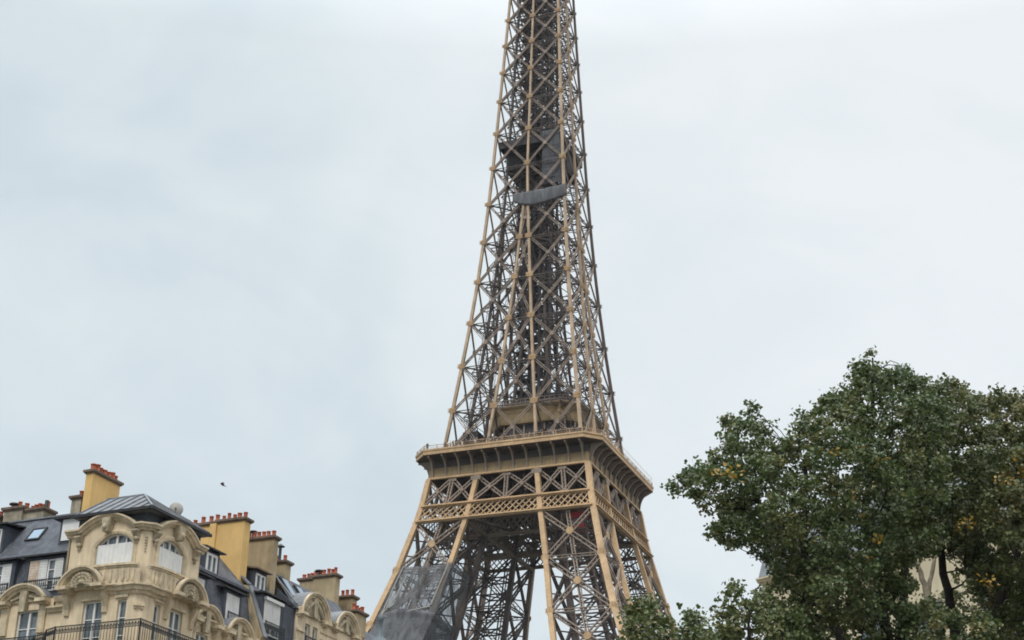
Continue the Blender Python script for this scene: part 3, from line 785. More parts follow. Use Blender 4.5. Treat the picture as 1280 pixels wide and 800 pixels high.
# ---- visitors on the deck: one continuous skinned body each
def skin_person(bend, arm):
    J = {'pel': (0, 0, .95), 'sp': (0, .0 - bend * .3, 1.18), 'ch': (0, -bend * .6, 1.38), 'nk': (0, -bend, 1.53), 'hd': (0, -bend - .02, 1.66), 'tp': (0, -bend - .02, 1.74)}
    E = [('pel', 'sp'), ('sp', 'ch'), ('ch', 'nk'), ('nk', 'hd'), ('hd', 'tp')]
    rad = {'pel': .15, 'sp': .14, 'ch': .16, 'nk': .06, 'hd': .105, 'tp': .07}
    for s, n in ((-1, 'l'), (1, 'r')):
        J['hp' + n] = (s * .1, 0, .88); J['kn' + n] = (s * .11, -.03, .48); J['an' + n] = (s * .11, .02, .09); J['to' + n] = (s * .13, -.14, .04)
        J['sh' + n] = (s * .19, -bend * .7, 1.43)
        J['el' + n] = (s * .27, -bend * .7 - .05 - .12 * arm, 1.17 + .02 * arm); J['ha' + n] = (s * (.27 - .12 * arm), -bend - .1 - .28 * arm, .92 + .32 * arm)
        E += [('pel', 'hp' + n), ('hp' + n, 'kn' + n), ('kn' + n, 'an' + n), ('an' + n, 'to' + n), ('ch', 'sh' + n), ('sh' + n, 'el' + n), ('el' + n, 'ha' + n)]
        rad.update({'hp' + n: .11, 'kn' + n: .07, 'an' + n: .05, 'to' + n: .04, 'sh' + n: .075, 'el' + n: .055, 'ha' + n: .04})
    keys = list(J); me = bpy.data.meshes.new('person')
    me.from_pydata([J[q] for q in keys], [(keys.index(a), keys.index(b)) for a, b in E], [])
    o = bpy.data.objects.new('person', me); COL.objects.link(o)
    o.modifiers.new('skin', 'SKIN'); me.skin_vertices
    for i, q in enumerate(keys):
        sv = me.skin_vertices[0].data[i]; sv.radius = (rad[q], rad[q]); sv.use_root = q == 'pel'
    ss = o.modifiers.new('sub', 'SUBSURF'); ss.levels = 1; ss.render_levels = 1
    bpy.context.view_layer.update()
    m2 = bpy.data.meshes.new_from_object(o.evaluated_get(bpy.context.evaluated_depsgraph_get()))
    bpy.data.objects.remove(o); bpy.data.meshes.remove(me)
    return m2
def dress(me, jk):
    me = me.copy(); me.materials.clear()
    for q in (jk, M['trousers'], M['skin'], M['hair']): me.materials.append(q)
    for p in me.polygons:
        c = p.center
        p.use_smooth = True
        if c.z > 1.56: p.material_index = 3 if (c.z > 1.70 or c.y > -.0) else 2
        elif c.z > 1.52: p.material_index = 2
        elif abs(c.x) < .2 and c.z < .86: p.material_index = 1
        else: p.material_index = 0
    return me
_bodies = [skin_person(.02, 0.0), skin_person(.12, .9), skin_person(.06, .5)]
PEOPLE = []
for j, (jk, lab) in enumerate(((M['jacket'], 'visitor in a dark jacket standing in the row of people behind the platform railing'),
                               (M['jacket_grey'], 'visitor in a grey jacket standing in the row of people behind the platform railing'),
                               (M['jacket_white'], 'visitor in a white jacket standing in the row of people behind the platform railing'))):
    PEOPLE.append(([dress(q, jk) for q in _bodies], lab))
def person(x, y, rz, j, v, label=None):
    o = bpy.data.objects.new('person', PEOPLE[j][0][v]); COL.objects.link(o)
    o.location = tw(x, y, 115.5); o.rotation_euler = (0, 0, rz - PSI)
    hh = 1.0 + .06 * math.sin(x * 7.3); o.scale = (hh, hh, hh)
    tag(o, label or PEOPLE[j][1], 'person', 'visitors on the tower platform')
    return o
person(-17.0, -20.2, .3, 0, 0, 'lone visitor in dark clothes at the far left end of the platform railing').scale = (1.15, 1.1, 1.08)
_x = -12.9
while _x < 17:
    person(_x, -20.25 + random.choice((0, 0, .1, .45, .9)), random.uniform(-.8, .8), random.choice((0, 0, 0, 0, 1, 1, 2)), random.randrange(3))
    _x += random.choice((.38, .5, .45, .6, .9, 1.5))
for q in range(5): person(19.8, -15 + 5.5 * q, 1.4, random.choice((0, 1)), q % 3)

# ------------------------------------------------------------------ the apartment buildings on the left
# block frame: x runs along the side-street front towards the corner, y along the avenue away from us
BR = R(-24); BO = (-16.38, 70.52, 0)
def frame(ox, oy, ax):
    """face frame -> T(s, d, z): s along the face, d outwards, z up"""
    if ax == 'x': return lambda s, d, z: (ox + s, oy - d, z)
    return lambda s, d, z: (ox + d, oy + s, z)
def arc(sc, half, z0, rise, n=14):
    """points of a segmental arch from left foot to right foot"""
    rr = (half * half + rise * rise) / (2 * rise); a = math.asin(min(1, half / rr))
    if rise > half: a = math.pi - a
    return [(sc + rr * math.sin(-a + 2 * a * i / n), z0 + rise - rr + rr * math.cos(-a + 2 * a * i / n)) for i in range(n + 1)]
def ngon_arch(s0, s1, z0, zs, rise):
    return [(s0, z0), (s1, z0)] + arc((s0 + s1) / 2, (s1 - s0) / 2, zs, rise)[::-1]
def window(P, T, s0, s1, z0, z1, cols=2, rows=3, rise=0.0, rec=.2, fr=.07, name='window', blind=False):
    """white casement set back in its opening, panes as a sub-part"""
    b = MB(); d0, d1 = -rec, -rec + .06
    b.box(s0, s0 + fr, d0, d1, z0, z1, T); b.box(s1 - fr, s1, d0, d1, z0, z1, T)
    b.box(s0 + fr, s1 - fr, d0, d1, z0, z0 + fr, T)
    if rise > 0:
        pth = arc((s0 + s1) / 2, (s1 - s0) / 2, z1, rise)
        b.sweep(pth, [(d0, -fr), (d1, -fr), (d1, 0), (d0, 0)], T)
    else: b.box(s0 + fr, s1 - fr, d0, d1, z1 - fr, z1, T)
    def top(s):
        if rise <= 0: return z1 - fr
        h = (s1 - s0) / 2; rr = (h * h + rise * rise) / (2 * rise); x = s - (s0 + s1) / 2
        return z1 + rise - rr + math.sqrt(max(0, rr * rr - x * x)) - fr * .5
    for i in range(1, cols):
        s = s0 + (s1 - s0) * i / cols; w = .055 if i * 2 == cols else .03
        b.box(s - w, s + w, d0 - .002, d1 + .015, z0 + fr, top(s), T)
    for j in range(1, rows):
        z = z0 + (z1 - z0) * j / rows
        b.box(s0 + fr, s1 - fr, d0 + .004, d1 - .01, z - .02, z + .02, T)
    o = b.build(name, M['white'], P)
    g = MB(); poly = ngon_arch(s0, s1, z0, z1, rise) if rise > 0 else [(s0, z0), (s1, z0), (s1, z1), (s0, z1)]
    g.prism(poly, T, -rec - .05, -rec - .01); g.build('pane', M['glass'], o)
    # the pane's painted tint stands for reflected sky, curtains and the room behind
    return o
def shutter(P, T, s0, s1, z0, z1, d=.02, slats=9, m='shutter', name='shutter', folds=False):
    b = MB(); b.box(s0, s1, d - .04, d, z0, z1, T)
    if folds:
        for i in range(slats):
            a = s0 + (s1 - s0) * i / slats; c = s0 + (s1 - s0) * (i + 1) / slats
            b.prism([(a + .004, d), (c - .004, d), ((a + c) / 2, d + .035)], lambda s, h, q: T(s, q, h), z0 + .02, z1 - .02)
    else:
        for i in range(slats):
            z = z0 + (z1 - z0) * (i + .5) / slats
            b.box(s0 + .05, s1 - .05, d, d + .018, z - (z1 - z0) / slats * .32, z + (z1 - z0) / slats * .32, T)
    return b.build(name, M[m], P)
def railing(P, T, path, z0, z1, step=.165, name='balcony_railing', orn=True):
    """wrought-iron railing along a plan path of (s, d)"""
    b = MB()
    for (sa, da), (sb, db) in zip(path[:-1], path[1:]):
        L = math.hypot(sb - sa, db - da); n = max(1, round(L / step))
        at = lambda f, z: T(sa + (sb - sa) * f, da + (db - da) * f, z)
        for z, w in ((z1, .045), (z1 - .06, .015), (z1 - .30, .025), (z0 + .08, .035)): b.bar(at(0, z), at(1, z), w, w)
        for i in range(n):
            f = (i + .5) / n
            b.bar(at(f, z0), at(f, z1 - .3), .018, .018)
            if orn:                                            # arched ornament under the handrail
                ds = .5 / n
                pts = [at(f + ds * math.cos(a), z1 - .28 + .19 * math.sin(a)) for a in (0, .6, 1.2, 1.57, 1.94, 2.54, 3.14)]
                for p, q in zip(pts[:-1], pts[1:]): b.bar(p, q, .02, .02)
                b.bar(at(f, z1 - .28), at(f, z1 - .12), .04, .03)
            else: b.bar(at(f, z1 - .3), at(f, z1), .022, .022)
        for f in (0, 1): b.bar(at(f, z0), at(f, z1 + .04), .045, .045)
    return b.build(name, M['iron'], P)
def shell(b, T, s, z, r, d=.1):
    """carved rosette: a scalloped shell of petals round a boss"""
    for ringr, n, pr in ((.80, 13, .19), (.52, 9, .17), (.24, 6, .13)):
        for i in range(n):
            a = math.pi * (-.12 + 1.24 * i / (n - 1))
            c = T(s + r * ringr * math.cos(a), d, z + r * ringr * .8 * math.sin(a))
            b.ball(c, (pr * r * 1.1, pr * r * 1.1, pr * r), 7, 5)
    b.ball(T(s, d + .05, z), (.2 * r, .2 * r, .17 * r), 8, 6)
    for sg in (-1, 1):
        for i in range(5): b.ball(T(s + sg * r * (.85 - .1 * i), d, z - r * .12 * (1 + i * .4)), (.13 * r,) * 3, 6, 5)
CORN = [(0, -.16), (.10, -.16), (.13, -.07), (.24, -.05), (.30, .05), (.36, .07), (.36, .15), (.05, .17), (0, .15)]
ARCHI = [(0, -.14), (.07, -.14), (.09, -.05), (.14, -.03), (.14, .06), (.17, .08), (.17, .14), (0, .14)]
def console(b, T, s, z0, z1, w=.26, d=.3):
    """scrolled bracket, deep at the top and running out below"""
    poly = [(0.0, z0), (d * .3, z0 + .03), (d * .38, z0 + (z1 - z0) * .3), (d * .7, z0 + (z1 - z0) * .55), (d, z0 + (z1 - z0) * .75), (d, z1), (0.0, z1)]
    b.prism(poly, lambda a, t, c: T(s + t, a, c), -w / 2, w / 2)
    b.box(s - w * .62, s + w * .62, 0, d * 1.12, z1 - .07, z1, T)
def pediment(P, T, sc, half, zb, rise, d=.42, back=1.3, fd=0.0, orn='key', name='pediment'):
    """segmental pediment over a dormer: archivolt on two blocks, carved field, zinc hood running back into the roof"""
    b = MB()
    pth = arc(sc, half - .1, zb, rise - .12, 18)
    prof = [(-.1, -.16), (d * .55, -.16), (d * .6, -.06), (d * .9, -.03), (d, .05), (d + .05, .07), (d + .05, .15), (-.1, .15)]
    b.sweep(pth, prof, T)
    for sg in (-1, 1):
        b.box(sc + sg * (half - .22) - .30, sc + sg * (half - .22) + .30, -.05, d + .07, zb - .13, zb + .03, T)
        b.box(sc + sg * (half - .22) - .24, sc + sg * (half - .22) + .24, -.05, d * .8, zb - .22, zb - .13, T)
    o = b.build(name, M['stone2'], P)
    f = MB(); T1 = T; T = lambda a, e_, c: T1(a, e_ + fd, c)
    f.prism(arc(sc, half - .25, zb - .02, rise - .3, 14), T, -.1, .1)
    if orn == 'shell': shell(f, T, sc, zb + .16, half * .52, .14)
    elif orn == 'key':
        f.prism([(sc - .17, zb - .5), (sc + .17, zb - .5), (sc + .2, zb + rise - .3), (sc - .2, zb + rise - .3)], T, .1, .3)
        for sg in (-1, 1):
            for i in range(4): f.ball(T(sc + sg * (.3 + .15 * i), .12, zb + .1 + .04 * (3 - i)), (.1, .1, .08), 6, 5)
    else:
        for sg in (-1, 1):
            for i in range(7): f.ball(T(sc + sg * (.10 + half * .08 * i), .14, zb + (rise - .45) * (1 - (i / 7) ** 1.6) * .8 + .05), (.13, .13, .13), 7, 5)
        f.prism([(sc - .12, zb), (sc + .12, zb), (sc + .22, zb + rise * .7), (sc, zb + rise * .82), (sc - .22, zb + rise * .7)], T, .1, .24)
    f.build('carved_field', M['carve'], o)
    T = T1; z = MB(); z.sweep(arc(sc, half - .02, zb + .1, rise - .08, 18), [(-back, .01), (d * .75, .01), (d * .75, .05), (-back, .05)], T)
    z.build('hood', M['zinc'], o)
    return o
def chimney(P, x0, x1, y0, y1, z0, z1, n, m, axis='x', capm='cap', fat=1.0, name='chimney'):
    """rendered stack with an oversailing cap; each pot is a sub-part"""
    b = MB(); b.box(x0, x1, y0, y1, z0, z1)
    o = b.build(name, M[m], P)
    c = MB(); c.box(x0 - .07, x1 + .07, y0 - .07, y1 + .07, z1, z1 + .07); c.box(x0 - .13, x1 + .13, y0 - .13, y1 + .13, z1 + .07, z1 + .19)
    c.build('cap', M[capm], o)
    for i in range(n):
        f = (i + .5) / n
        f += random.uniform(-.012, .012)
        px, py = ((x0 + (x1 - x0) * f, (y0 + y1) / 2 + random.uniform(-.06, .06)) if axis == 'x' else ((x0 + x1) / 2 + random.uniform(-.06, .06), y0 + (y1 - y0) * f))
        h = random.choice((.34, .36, .42, .30)); r_ = random.uniform(.095, .12) * fat
        pb = MB(); pb.lathe((px, py, z1 + .19), [(r_ * 1.12, 0), (r_ * 1.12, .06), (r_, .08), (r_ * .92, h - .05), (r_ * 1.1, h - .04), (r_ * 1.1, h), (r_ * .7, h), (r_ * .7, h - .1)], 10)
        pb.build('chimney_pot', M['pot'], o)
    return o

A = empty('apartment_building', BO, BR, label='cream stone corner apartment building with a rounded-pediment bay and ochre chimneys', cat='building')
FL, FR = frame(0, 0, 'x'), frame(0, 0, 'y')
LW, RW = frame(0, .6, 'x'), frame(-.5, 0, 'y')
def arch_hole(c, h): return ngon_arch(c - h, c + h, 21.56, 22.5, .56)
# --- corner bay: two equal fronts and a narrow canted edge
b = MB()
b.wall([(-4.25, 0), (-.3, 0), (-.3, 23.32), (-.6, 23.32)] + arc(-2.12, 1.5, 23.3, .56)[::-1] + [(-3.7, 23.32), (-4.25, 23.32)],
       [arch_hole(-1.75, 1.03), [(-3.1, 17.5), (-2.0, 17.5), (-2.0, 19.96), (-3.1, 19.96)], [(-1.2, 17.5), (-.72, 17.5), (-.72, 19.9), (-1.2, 19.9)]], FL, .28)
b.wall([(.3, 0), (4.25, 0), (4.25, 23.32), (3.7, 23.32)] + arc(2.12, 1.5, 23.3, .56)[::-1] + [(.6, 23.32), (.3, 23.32)],
       [arch_hole(1.95, 1.0), [(2.35, 17.5), (3.35, 17.5), (3.35, 19.96), (2.35, 19.96)], [(1.12, 17.5), (1.6, 17.5), (1.6, 19.9), (1.12, 19.9)]], FR, .28)
b.add([(-.3, 0, 0), (0, .3, 0), (0, .3, 23.32), (-.3, 0, 23.32)], [(0, 1, 2, 3)])
b.add([(-4.25, 0, 0), (-4.25, .7, 0), (-4.25, .7, 23.32), (-4.25, 0, 23.32)], [(0, 1, 2, 3)])
b.add([(0, 4.25, 0), (-.6, 4.25, 0), (-.6, 4.25, 23.32), (0, 4.25, 23.32)], [(0, 1, 2, 3)])
b.build('corner_bay', M['stone'], A, recalc=False)
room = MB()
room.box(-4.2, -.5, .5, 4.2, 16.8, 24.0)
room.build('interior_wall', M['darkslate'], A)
for T, c, h in ((FL, -1.75, 1.03), (FR, 1.95, 1.0)):
    window(A, T, c - h, c + h, 21.56, 22.5, 4, 1, .56, .2)
    shutter(A, T, c - h + .03, c + h - .03, 21.58, 22.58, -.04, 9, 'shutter', folds=True)
    a = MB()
    a.sweep([(c - h - .12, 21.5), (c - h - .12, 22.5)] + arc(c, h + .12, 22.52, .62) + [(c + h + .12, 22.5), (c + h + .12, 21.5)], [(0, -.1), (.05, -.1), (.09, 0), (.06, .1), (0, .1)], T)
    a.build('window_surround', M['stone2'], A)
window(A, FL, -3.1, -2.0, 17.5, 19.96, 2, 3); window(A, FL, -1.2, -.72, 17.5, 19.9, 1, 3)
window(A, FR, 2.35, 3.35, 17.5, 19.96, 2, 3); window(A, FR, 1.12, 1.6, 17.5, 19.9, 1, 3)
# crowning cornice that arches over each big window
for T, sg in ((FL, -1), (FR, 1)):
    c = -2.12 if sg < 0 else 2.12
    b = MB()
    fl = [(-4.45, 23.22), (-3.72, 23.22)] if sg < 0 else [(.1, 23.22), (.6, 23.22)]
    fr = [(-.55, 23.22), (-.12, 23.22)] if sg < 0 else [(3.75, 23.22), (4.4, 23.22)]
    b.sweep(fl + arc(c, 1.48, 23.26, .58, 18) + fr, CORN, T)
    o = b.build('cornice', M['stone2'], A)
    k = MB(); w0 = c
    k.prism([(w0 - .15, 23.1), (w0 + .15, 23.1), (w0 + .22, 23.74), (w0 - .22, 23.74)], T, 0, .42)
    k.ball(T(w0, .42, 23.3), (.13, .13, .16), 8, 6)
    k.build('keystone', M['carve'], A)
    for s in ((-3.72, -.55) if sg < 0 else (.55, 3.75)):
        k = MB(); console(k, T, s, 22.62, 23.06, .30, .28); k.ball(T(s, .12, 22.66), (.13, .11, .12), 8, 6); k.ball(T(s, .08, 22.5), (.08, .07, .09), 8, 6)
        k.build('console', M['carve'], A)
# cornice across the canted edge and its carved drop
cant = lambda s, d, z: (-.3 + .3 * s + .707 * d, .3 * s - .707 * d, z)
b = MB(); b.sweep([(-.28, 23.22), (1.28, 23.22)], CORN, cant); b.build('cornice', M['stone2'], A)
b = MB()
for i in range(6): b.ball(cant(.5, .03, 22.75 - .13 * i), (.075 - .006 * i,) * 3, 7, 5)
b.build('carved_drop', M['carve'], A)
# bowed parapet below each big window
for T, sg in ((FL, -1), (FR, 1)):
    c = -1.95 if sg < 0 else 1.95
    pl = [(c + 1.85 * math.sin(a), .05 + .42 * max(0, math.cos(a)) ** .7) for a in [R(-90 + 180 * i / 16) for i in range(17)]]
    b = MB()
    for z0, z1, e_ in ((20.5, 21.28, 0.0), (21.28, 21.36, .05), (21.36, 21.46, .12)):
        n = len(pl); vs = [T(s, d + e_, z) for z in (z0, z1) for s, d in pl]
        b.add(vs, [(i, i + 1, n + i + 1, n + i) for i in range(n - 1)])
        b.add([T(s, d + e_, z1) for s, d in pl] + [T(c, -.1, z1)], [(i, i + 1, n) for i in range(n - 1)])
        b.add([T(s, d + e_, z0) for s, d in pl] + [T(c, -.1, z0)], [(i, i + 1, n) for i in range(n - 1)])
    for i in range(2, 14):
        s, d = pl[i]; s2, d2 = pl[i + 1]
        if (sg < 0 and s > -2.0) or (sg > 0 and s < 2.4):
            sm_, dm_ = (s + s2) / 2, (d + d2) / 2
            b.lathe(T(sm_, dm_ + .01, 20.62), [(.05, 0), (.075, .12), (.085, .22), (.05, .40), (.06, .55)], 7)
    b.build('parapet', M['stone2'], A)
# ledge between the two storeys
b = MB()
LG = [(0, -.26), (.08, -.24), (.12, -.12), (.26, -.08), (.3, .06), (.42, .1), (.42, .2), (0, .26)]
b.sweep([(-1.95, 20.42), (-1.55, 20.40), (-1.1, 20.36), (-.15, 20.36)], LG, FL); b.sweep([(.15, 20.36), (1.1, 20.36), (1.6, 20.40), (2.0, 20.42)], LG, FR); b.sweep([(-.32, 20.36), (1.32, 20.36)], LG, cant)
b.build('ledge', M['stone2'], A)
pediment(A, FL, -2.93, 1.2, 20.56, .88, .72, .3, .40, orn='shell')
pediment(A, FR, 2.98, 1.2, 20.56, .88, .72, .3, .40, orn='shell')
for T, ss in ((FL, (-3.95, -1.85)), (FR, (1.95, 3.98))):
    for s in ss:
        k = MB(); console(k, T, s, 19.35, 20.36, .26, .34); k.build('console', M['stone2'], A)
for T, s, w in ((FL, -2.55, 1.3), (FR, 2.85, 1.2), (FL, -.98, .68), (FR, 1.36, .68)):
    b = MB(); b.box(s - w / 2, s + w / 2, 0, .1, 19.98, 20.10, T); b.build('window_head', M['stone2'], A)
for s0, s1 in ((-.1, .45), (.6, 1.1)):
    b = MB(); b.box(s0, s1, 0, .14, 19.55, 19.66, cant); b.box(s0 + .06, s1 - .06, 0, .08, 19.45, 19.56, cant); b.build('corbel', M['stone2'], A)
# dark attic band and zinc hipped roof
b = MB()
b.add([(-4.05, .12, 23.3), (-.2, .12, 23.3), (-.12, .2, 23.3), (-.12, 4.3, 23.3), (-4.05, .12, 24.08), (-.2, .12, 24.08), (-.12, .2, 24.08), (-.12, 4.3, 24.08), (-4.05, 4.3, 23.3), (-4.05, 4.3, 24.08)],
      [(0, 1, 5, 4), (1, 2, 6, 5), (2, 3, 7, 6), (3, 8, 9, 7), (8, 0, 4, 9)])
b.build('attic_wall', M['darkslate'], A, recalc=False)
rf = MB()
e0 = [(-4.12, -.28, 24.06), (.2, -.28, 24.06), (.28, -.2, 24.06), (.28, 4.45, 24.06), (-4.12, 4.45, 24.06)]
r0, r1, r2 = (-4.12, 2.0, 25.55), (-1.95, 2.0, 25.55), (-1.95, 3.2, 25.55)
rf.add(e0 + [r0, r1], [(0, 1, 6, 5), (1, 2, 6), (2, 3, 6), (3, 4, 5, 6), (0, 5, 4)])
rf.add([(x, y, z - .12) for x, y, z in e0] + e0, [(i, (i + 1) % 5, 5 + (i + 1) % 5, 5 + i) for i in range(5)] + [(0, 1, 2, 3, 4)])
for i in range(8):                                             # standing seams
    x = -4.0 + .6 * i
    t_ = 1.0 if x < -1.95 else (0.24 - x) / (0.24 + 1.95)
    if t_ > .1: rf.bar((x, -.27, 24.09), (x, -.28 + 2.28 * t_, 24.09 + 1.49 * t_), .045, .07)
for i in range(8):
    y = .2 + .58 * i
    if y < 2.0: t_ = (y + .24) / 2.24
    else: t_ = (4.45 - y) / 2.45
    rf.bar((.27, y, 24.09), (.28 - 2.23 * t_, y, 24.09 + 1.49 * t_), .045, .07)
rf.bar((.24, -.24, 24.1), r1, .1, .1); rf.bar(r0, r1, .12, .1); rf.bar((.27, 4.43, 24.1), r1, .1, .1)
rf.build('roof', M['zinc'], A, recalc=False)
b = MB(); b.bar((-4.16, -.33, 24.0), (.22, -.33, 24.0), .12, .14); b.bar((.22, -.33, 24.0), (.33, -.22, 24.0), .12, .14); b.bar((.33, -.22, 24.0), (.33, 4.5, 24.0), .12, .14)
b.build('gutter', M['gutter'], A)
b = MB(); b.tube([(-4.36, .02, 23.1), (-4.36, .02, 21.0), (-4.42, .3, 20.6), (-4.42, .45, 10)], .055, 8); b.build('downpipe', M['tan'], A)
# balcony that follows the front, bay included
bal = [(-14, .45), (-6.05, .45), (-5.35, .3), (-4.75, -.3), (-4.0, -.62), (.62, -.62), (.66, 4.3), (.2, 5.0), (-.25, 5.6), (-.25, 10.4)]
T0 = lambda s, d, z: (s, -d + .4, z)
railing(A, lambda s, d, z: (s, d, z), bal, 17.62, 18.74)
b = MB(); b.box(-14, -4.6, -.9, 0.45, 17.3, 17.6, T0); b.box(-4.9, .1, -.5, 1.1, 17.32, 17.58, T0); b.box(-.2, 4.4, -.4, .75, 17.31, 17.59, FR); b.box(4.4, 12, -.4, .3, 17.3, 17.6, FR)
b.build('balcony', M['stone2'], A)
# --- side-street wing
b = MB()
b.wall([(-16, 0), (-4.25, 0), (-4.25, 19.9), (-5.3, 19.9), (-5.3, 20.5), (-8.3, 20.5), (-8.3, 19.9), (-16, 19.9)],
       [[(-7.33, 17.5), (-6.05, 17.5), (-6.05, 20.03), (-7.33, 20.03)], [(-11.9, 17.5), (-10.7, 17.5), (-10.7, 19.6), (-11.9, 19.6)]], LW, .28)
b.add([(-16, .6, 0), (-16, 10, 0), (-16, 10, 22), (-16, .6, 20)], [(0, 1, 2, 3)])
b.build('wing_wall', M['stone'], A, recalc=False)
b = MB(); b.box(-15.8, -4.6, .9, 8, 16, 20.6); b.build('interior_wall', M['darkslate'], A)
window(A, LW, -7.33, -6.05, 17.5, 20.03, 2, 3); window(A, LW, -11.9, -10.7, 17.5, 19.6, 2, 3)
pediment(A, LW, -6.9, 1.36, 20.42, .78, .42, .9, orn='key')
for s0, s1 in ((-5.55, -4.25), (-16, -8.25)):
    b = MB(); b.sweep([(s0, 19.92), (s1, 19.92)], [(0, -.12), (.1, -.1), (.14, .02), (.24, .06), (.24, .14), (0, .16)], LW); b.build('cornice', M['stone2'], A)
b = MB(); b.sweep([(-5.1, 20.34), (-4.25, 20.34)], [(0, -.1), (.22, -.08), (.3, .06), (.34, .14), (0, .16)], LW)
b.box(-5.1, -4.25, -.1, .1, 19.95, 20.3, LW); b.build('ledge', M['stone2'], A)
for s in (-8.0, -5.82):
    b = MB(); b.box(s - .2, s + .2, 0, .13, 18.9, 20.2, LW); b.build('pilaster', M['stone2'], A)
# mansard: steep lower slope, gentler slate above it, zinc on top
ms = MB()
def slope(b, x0, x1, ya, za, yb, zb): b.add([(x0, ya, za), (x1, ya, za), (x1, yb, zb), (x0, yb, zb)], [(0, 1, 2, 3)])
slope(ms, -16, -4.25, .85, 20.0, 1.25, 22.75)
slope(ms, -16, -4.25, 1.12, 22.82, 3.0, 25.4)
ms.bar((-16, 1.10, 22.8), (-4.3, 1.10, 22.8), .14, .16)
MS = ms.build('roof', M['slate'], A, recalc=False)
b = MB(); slope(b, -16, -4.25, 2.98, 25.41, 7.5, 26.0)
for i in range(19): b.bar((-15.6 + .62 * i, 2.98, 25.43), (-15.6 + .62 * i, 7.5, 26.04), .045, .07)
b.bar((-16, 2.95, 25.42), (-4.3, 2.95, 25.42), .1, .08)
b.build('zinc_covering', M['zinc'], MS, recalc=False)
def dormer(P, T, s0, s1, z0, z1, depth, cheek=.22, eave=.18, m='darkslate', roof='gutter', lean=0.0):
    """box dormer with dark cheeks, front frame and a thin projecting roof"""
    b = MB()
    b.box(s0 - cheek, s0 - .02, -depth, 0, z0, z1, T); b.box(s1 + .02, s1 + cheek, -depth, 0, z0, z1, T)
    b.box(s0 - cheek, s1 + cheek, -depth, -.005, z1, z1 + .12, T); b.box(s0 - .03, s1 + .03, -.4, -.3, z0, z1, T)
    o = b.build('dormer', M[m], P)
    r_ = MB(); r_.add([T(s, d, z) for s, d, z in ((s0 - cheek - eave, .24, z1 + .12), (s1 + cheek + eave, .24, z1 + .12), (s1 + cheek + eave, -depth, z1 + .34), (s0 - cheek - eave, -depth, z1 + .34),
                                               (s0 - cheek - eave, .24, z1 + .2), (s1 + cheek + eave, .24, z1 + .2), (s1 + cheek + eave, -depth, z1 + .42), (s0 - cheek - eave, -depth, z1 + .42))],
                   [(0, 1, 2, 3), (4, 5, 6, 7), (0, 1, 5, 4), (1, 2, 6, 5), (2, 3, 7, 6), (3, 0, 4, 7)])
    r_.build('dormer_roof', M[roof], o)
    return o
DW = frame(0, .9, 'x')
D = dormer(A, DW, -7.3, -5.3, 20.95, 22.55, 1.4)
for s0, s1, m in ((-7.28, -6.72, 'oldshutter'), (-6.70, -6.24, 'shutter'), (-5.74, -5.32, 'shutter')):
    shutter(D, DW, s0, s1, 20.98, 22.52, .0, 12, m)
window(D, DW, -6.22, -5.76, 20.98, 22.52, 1, 3, 0, .1)
railing(D, DW, [(-7.35, .16), (-5.25, .16)], 20.98, 21.5, .12, 'window_guard', False)
D = dormer(A, DW, -10.3, -8.35, 20.95, 22.55, 1.4)
for s0, s1 in ((-10.28, -9.6), (-8.86, -8.37)): shutter(D, DW, s0, s1, 20.98, 22.52, .0, 12)
window(D, DW, -9.58, -8.88, 20.98, 22.52, 2, 3, 0, .1)
railing(D, DW, [(-10.35, .16), (-8.3, .16)], 20.98, 21.5, .12, 'window_guard', False)
# upper dormer at the left and skylight in the slope
UW = frame(0, 1.45, 'x')
D = dormer(A, UW, -11.6, -9.75, 23.3, 24.6, 1.7, .12, .25)
window(D, UW, -11.55, -9.78, 23.35, 24.55, 3, 2, 0, .05)
slp = lambda s, d, z: (s, 1.12 + 1.88 * z - .75 * d, 22.82 + 2.58 * z + .6 * d)   # on the slope: z is 0..1 up it
b = MB(); 
for q in ((-8.72, -8.63, .43, .725), (-7.93, -7.84, .43, .725), (-8.63, -7.93, .43, .46), (-8.63, -7.93, .695, .725)): b.box(q[0], q[1], 0, .09, q[2], q[3], slp)
o = b.build('skylight', M['gutter'], A)
b = MB(); b.box(-8.63, -7.93, .03, .06, .46, .695, slp); b.build('pane', M['skyglass'], o)
# rendered stub wall beside the bay with its dark flat roof
b = MB(); b.box(-6.17, -4.2, 1.5, 2.4, 23.58, 24.64); o = b.build('stair_head', M['white'], A)
b = MB(); b.box(-6.6, -4.15, 1.3, 2.5, 24.64, 24.76); b.build('stair_head_roof', M['gutter'], o)
b = MB(); b.box(-6.3, -4.2, 1.55, 2.4, 23.0, 23.58); b.box(-6.3, -6.17, 1.52, 2.4, 23.0, 24.63); b.build('side_panel', M['darkslate'], o)
# chimneys of the corner building
chimney(A, -7.72, -7.27, 4.6, 6.85, 24.0, 28.15, 7, 'yellow', 'y', fat=1.3)
chimney(A, -8.75, -8.15, 5.0, 6.2, 24.0, 27.0, 2, 'greyrender', 'y')
chimney(A, -13.05, -11.85, 5.0, 6.0, 24.5, 26.85, 3, 'greyrender'); chimney(A, -11.85, -10.6, 5.15, 6.0, 24.5, 26.7, 5, 'greyrender')
chimney(A, -14.6, -13.3, 5.0, 6.0, 24.5, 26.5, 2, 'greyrender')
b = MB(); b.tube([(-12.75, 5.4, 27.0), (-12.75, 5.4, 27.3)], .12, 10); b.tube([(-12.75, 5.4, 27.3), (-12.75, 5.4, 27.36)], .3, 12); b.build('cowl', M['pipe'], A)
b = MB(); b.tube([(-10.75, 5.5, 26.8), (-10.75, 5.5, 27.35)], .11, 10); b.build('cowl', M['pipe'], A)
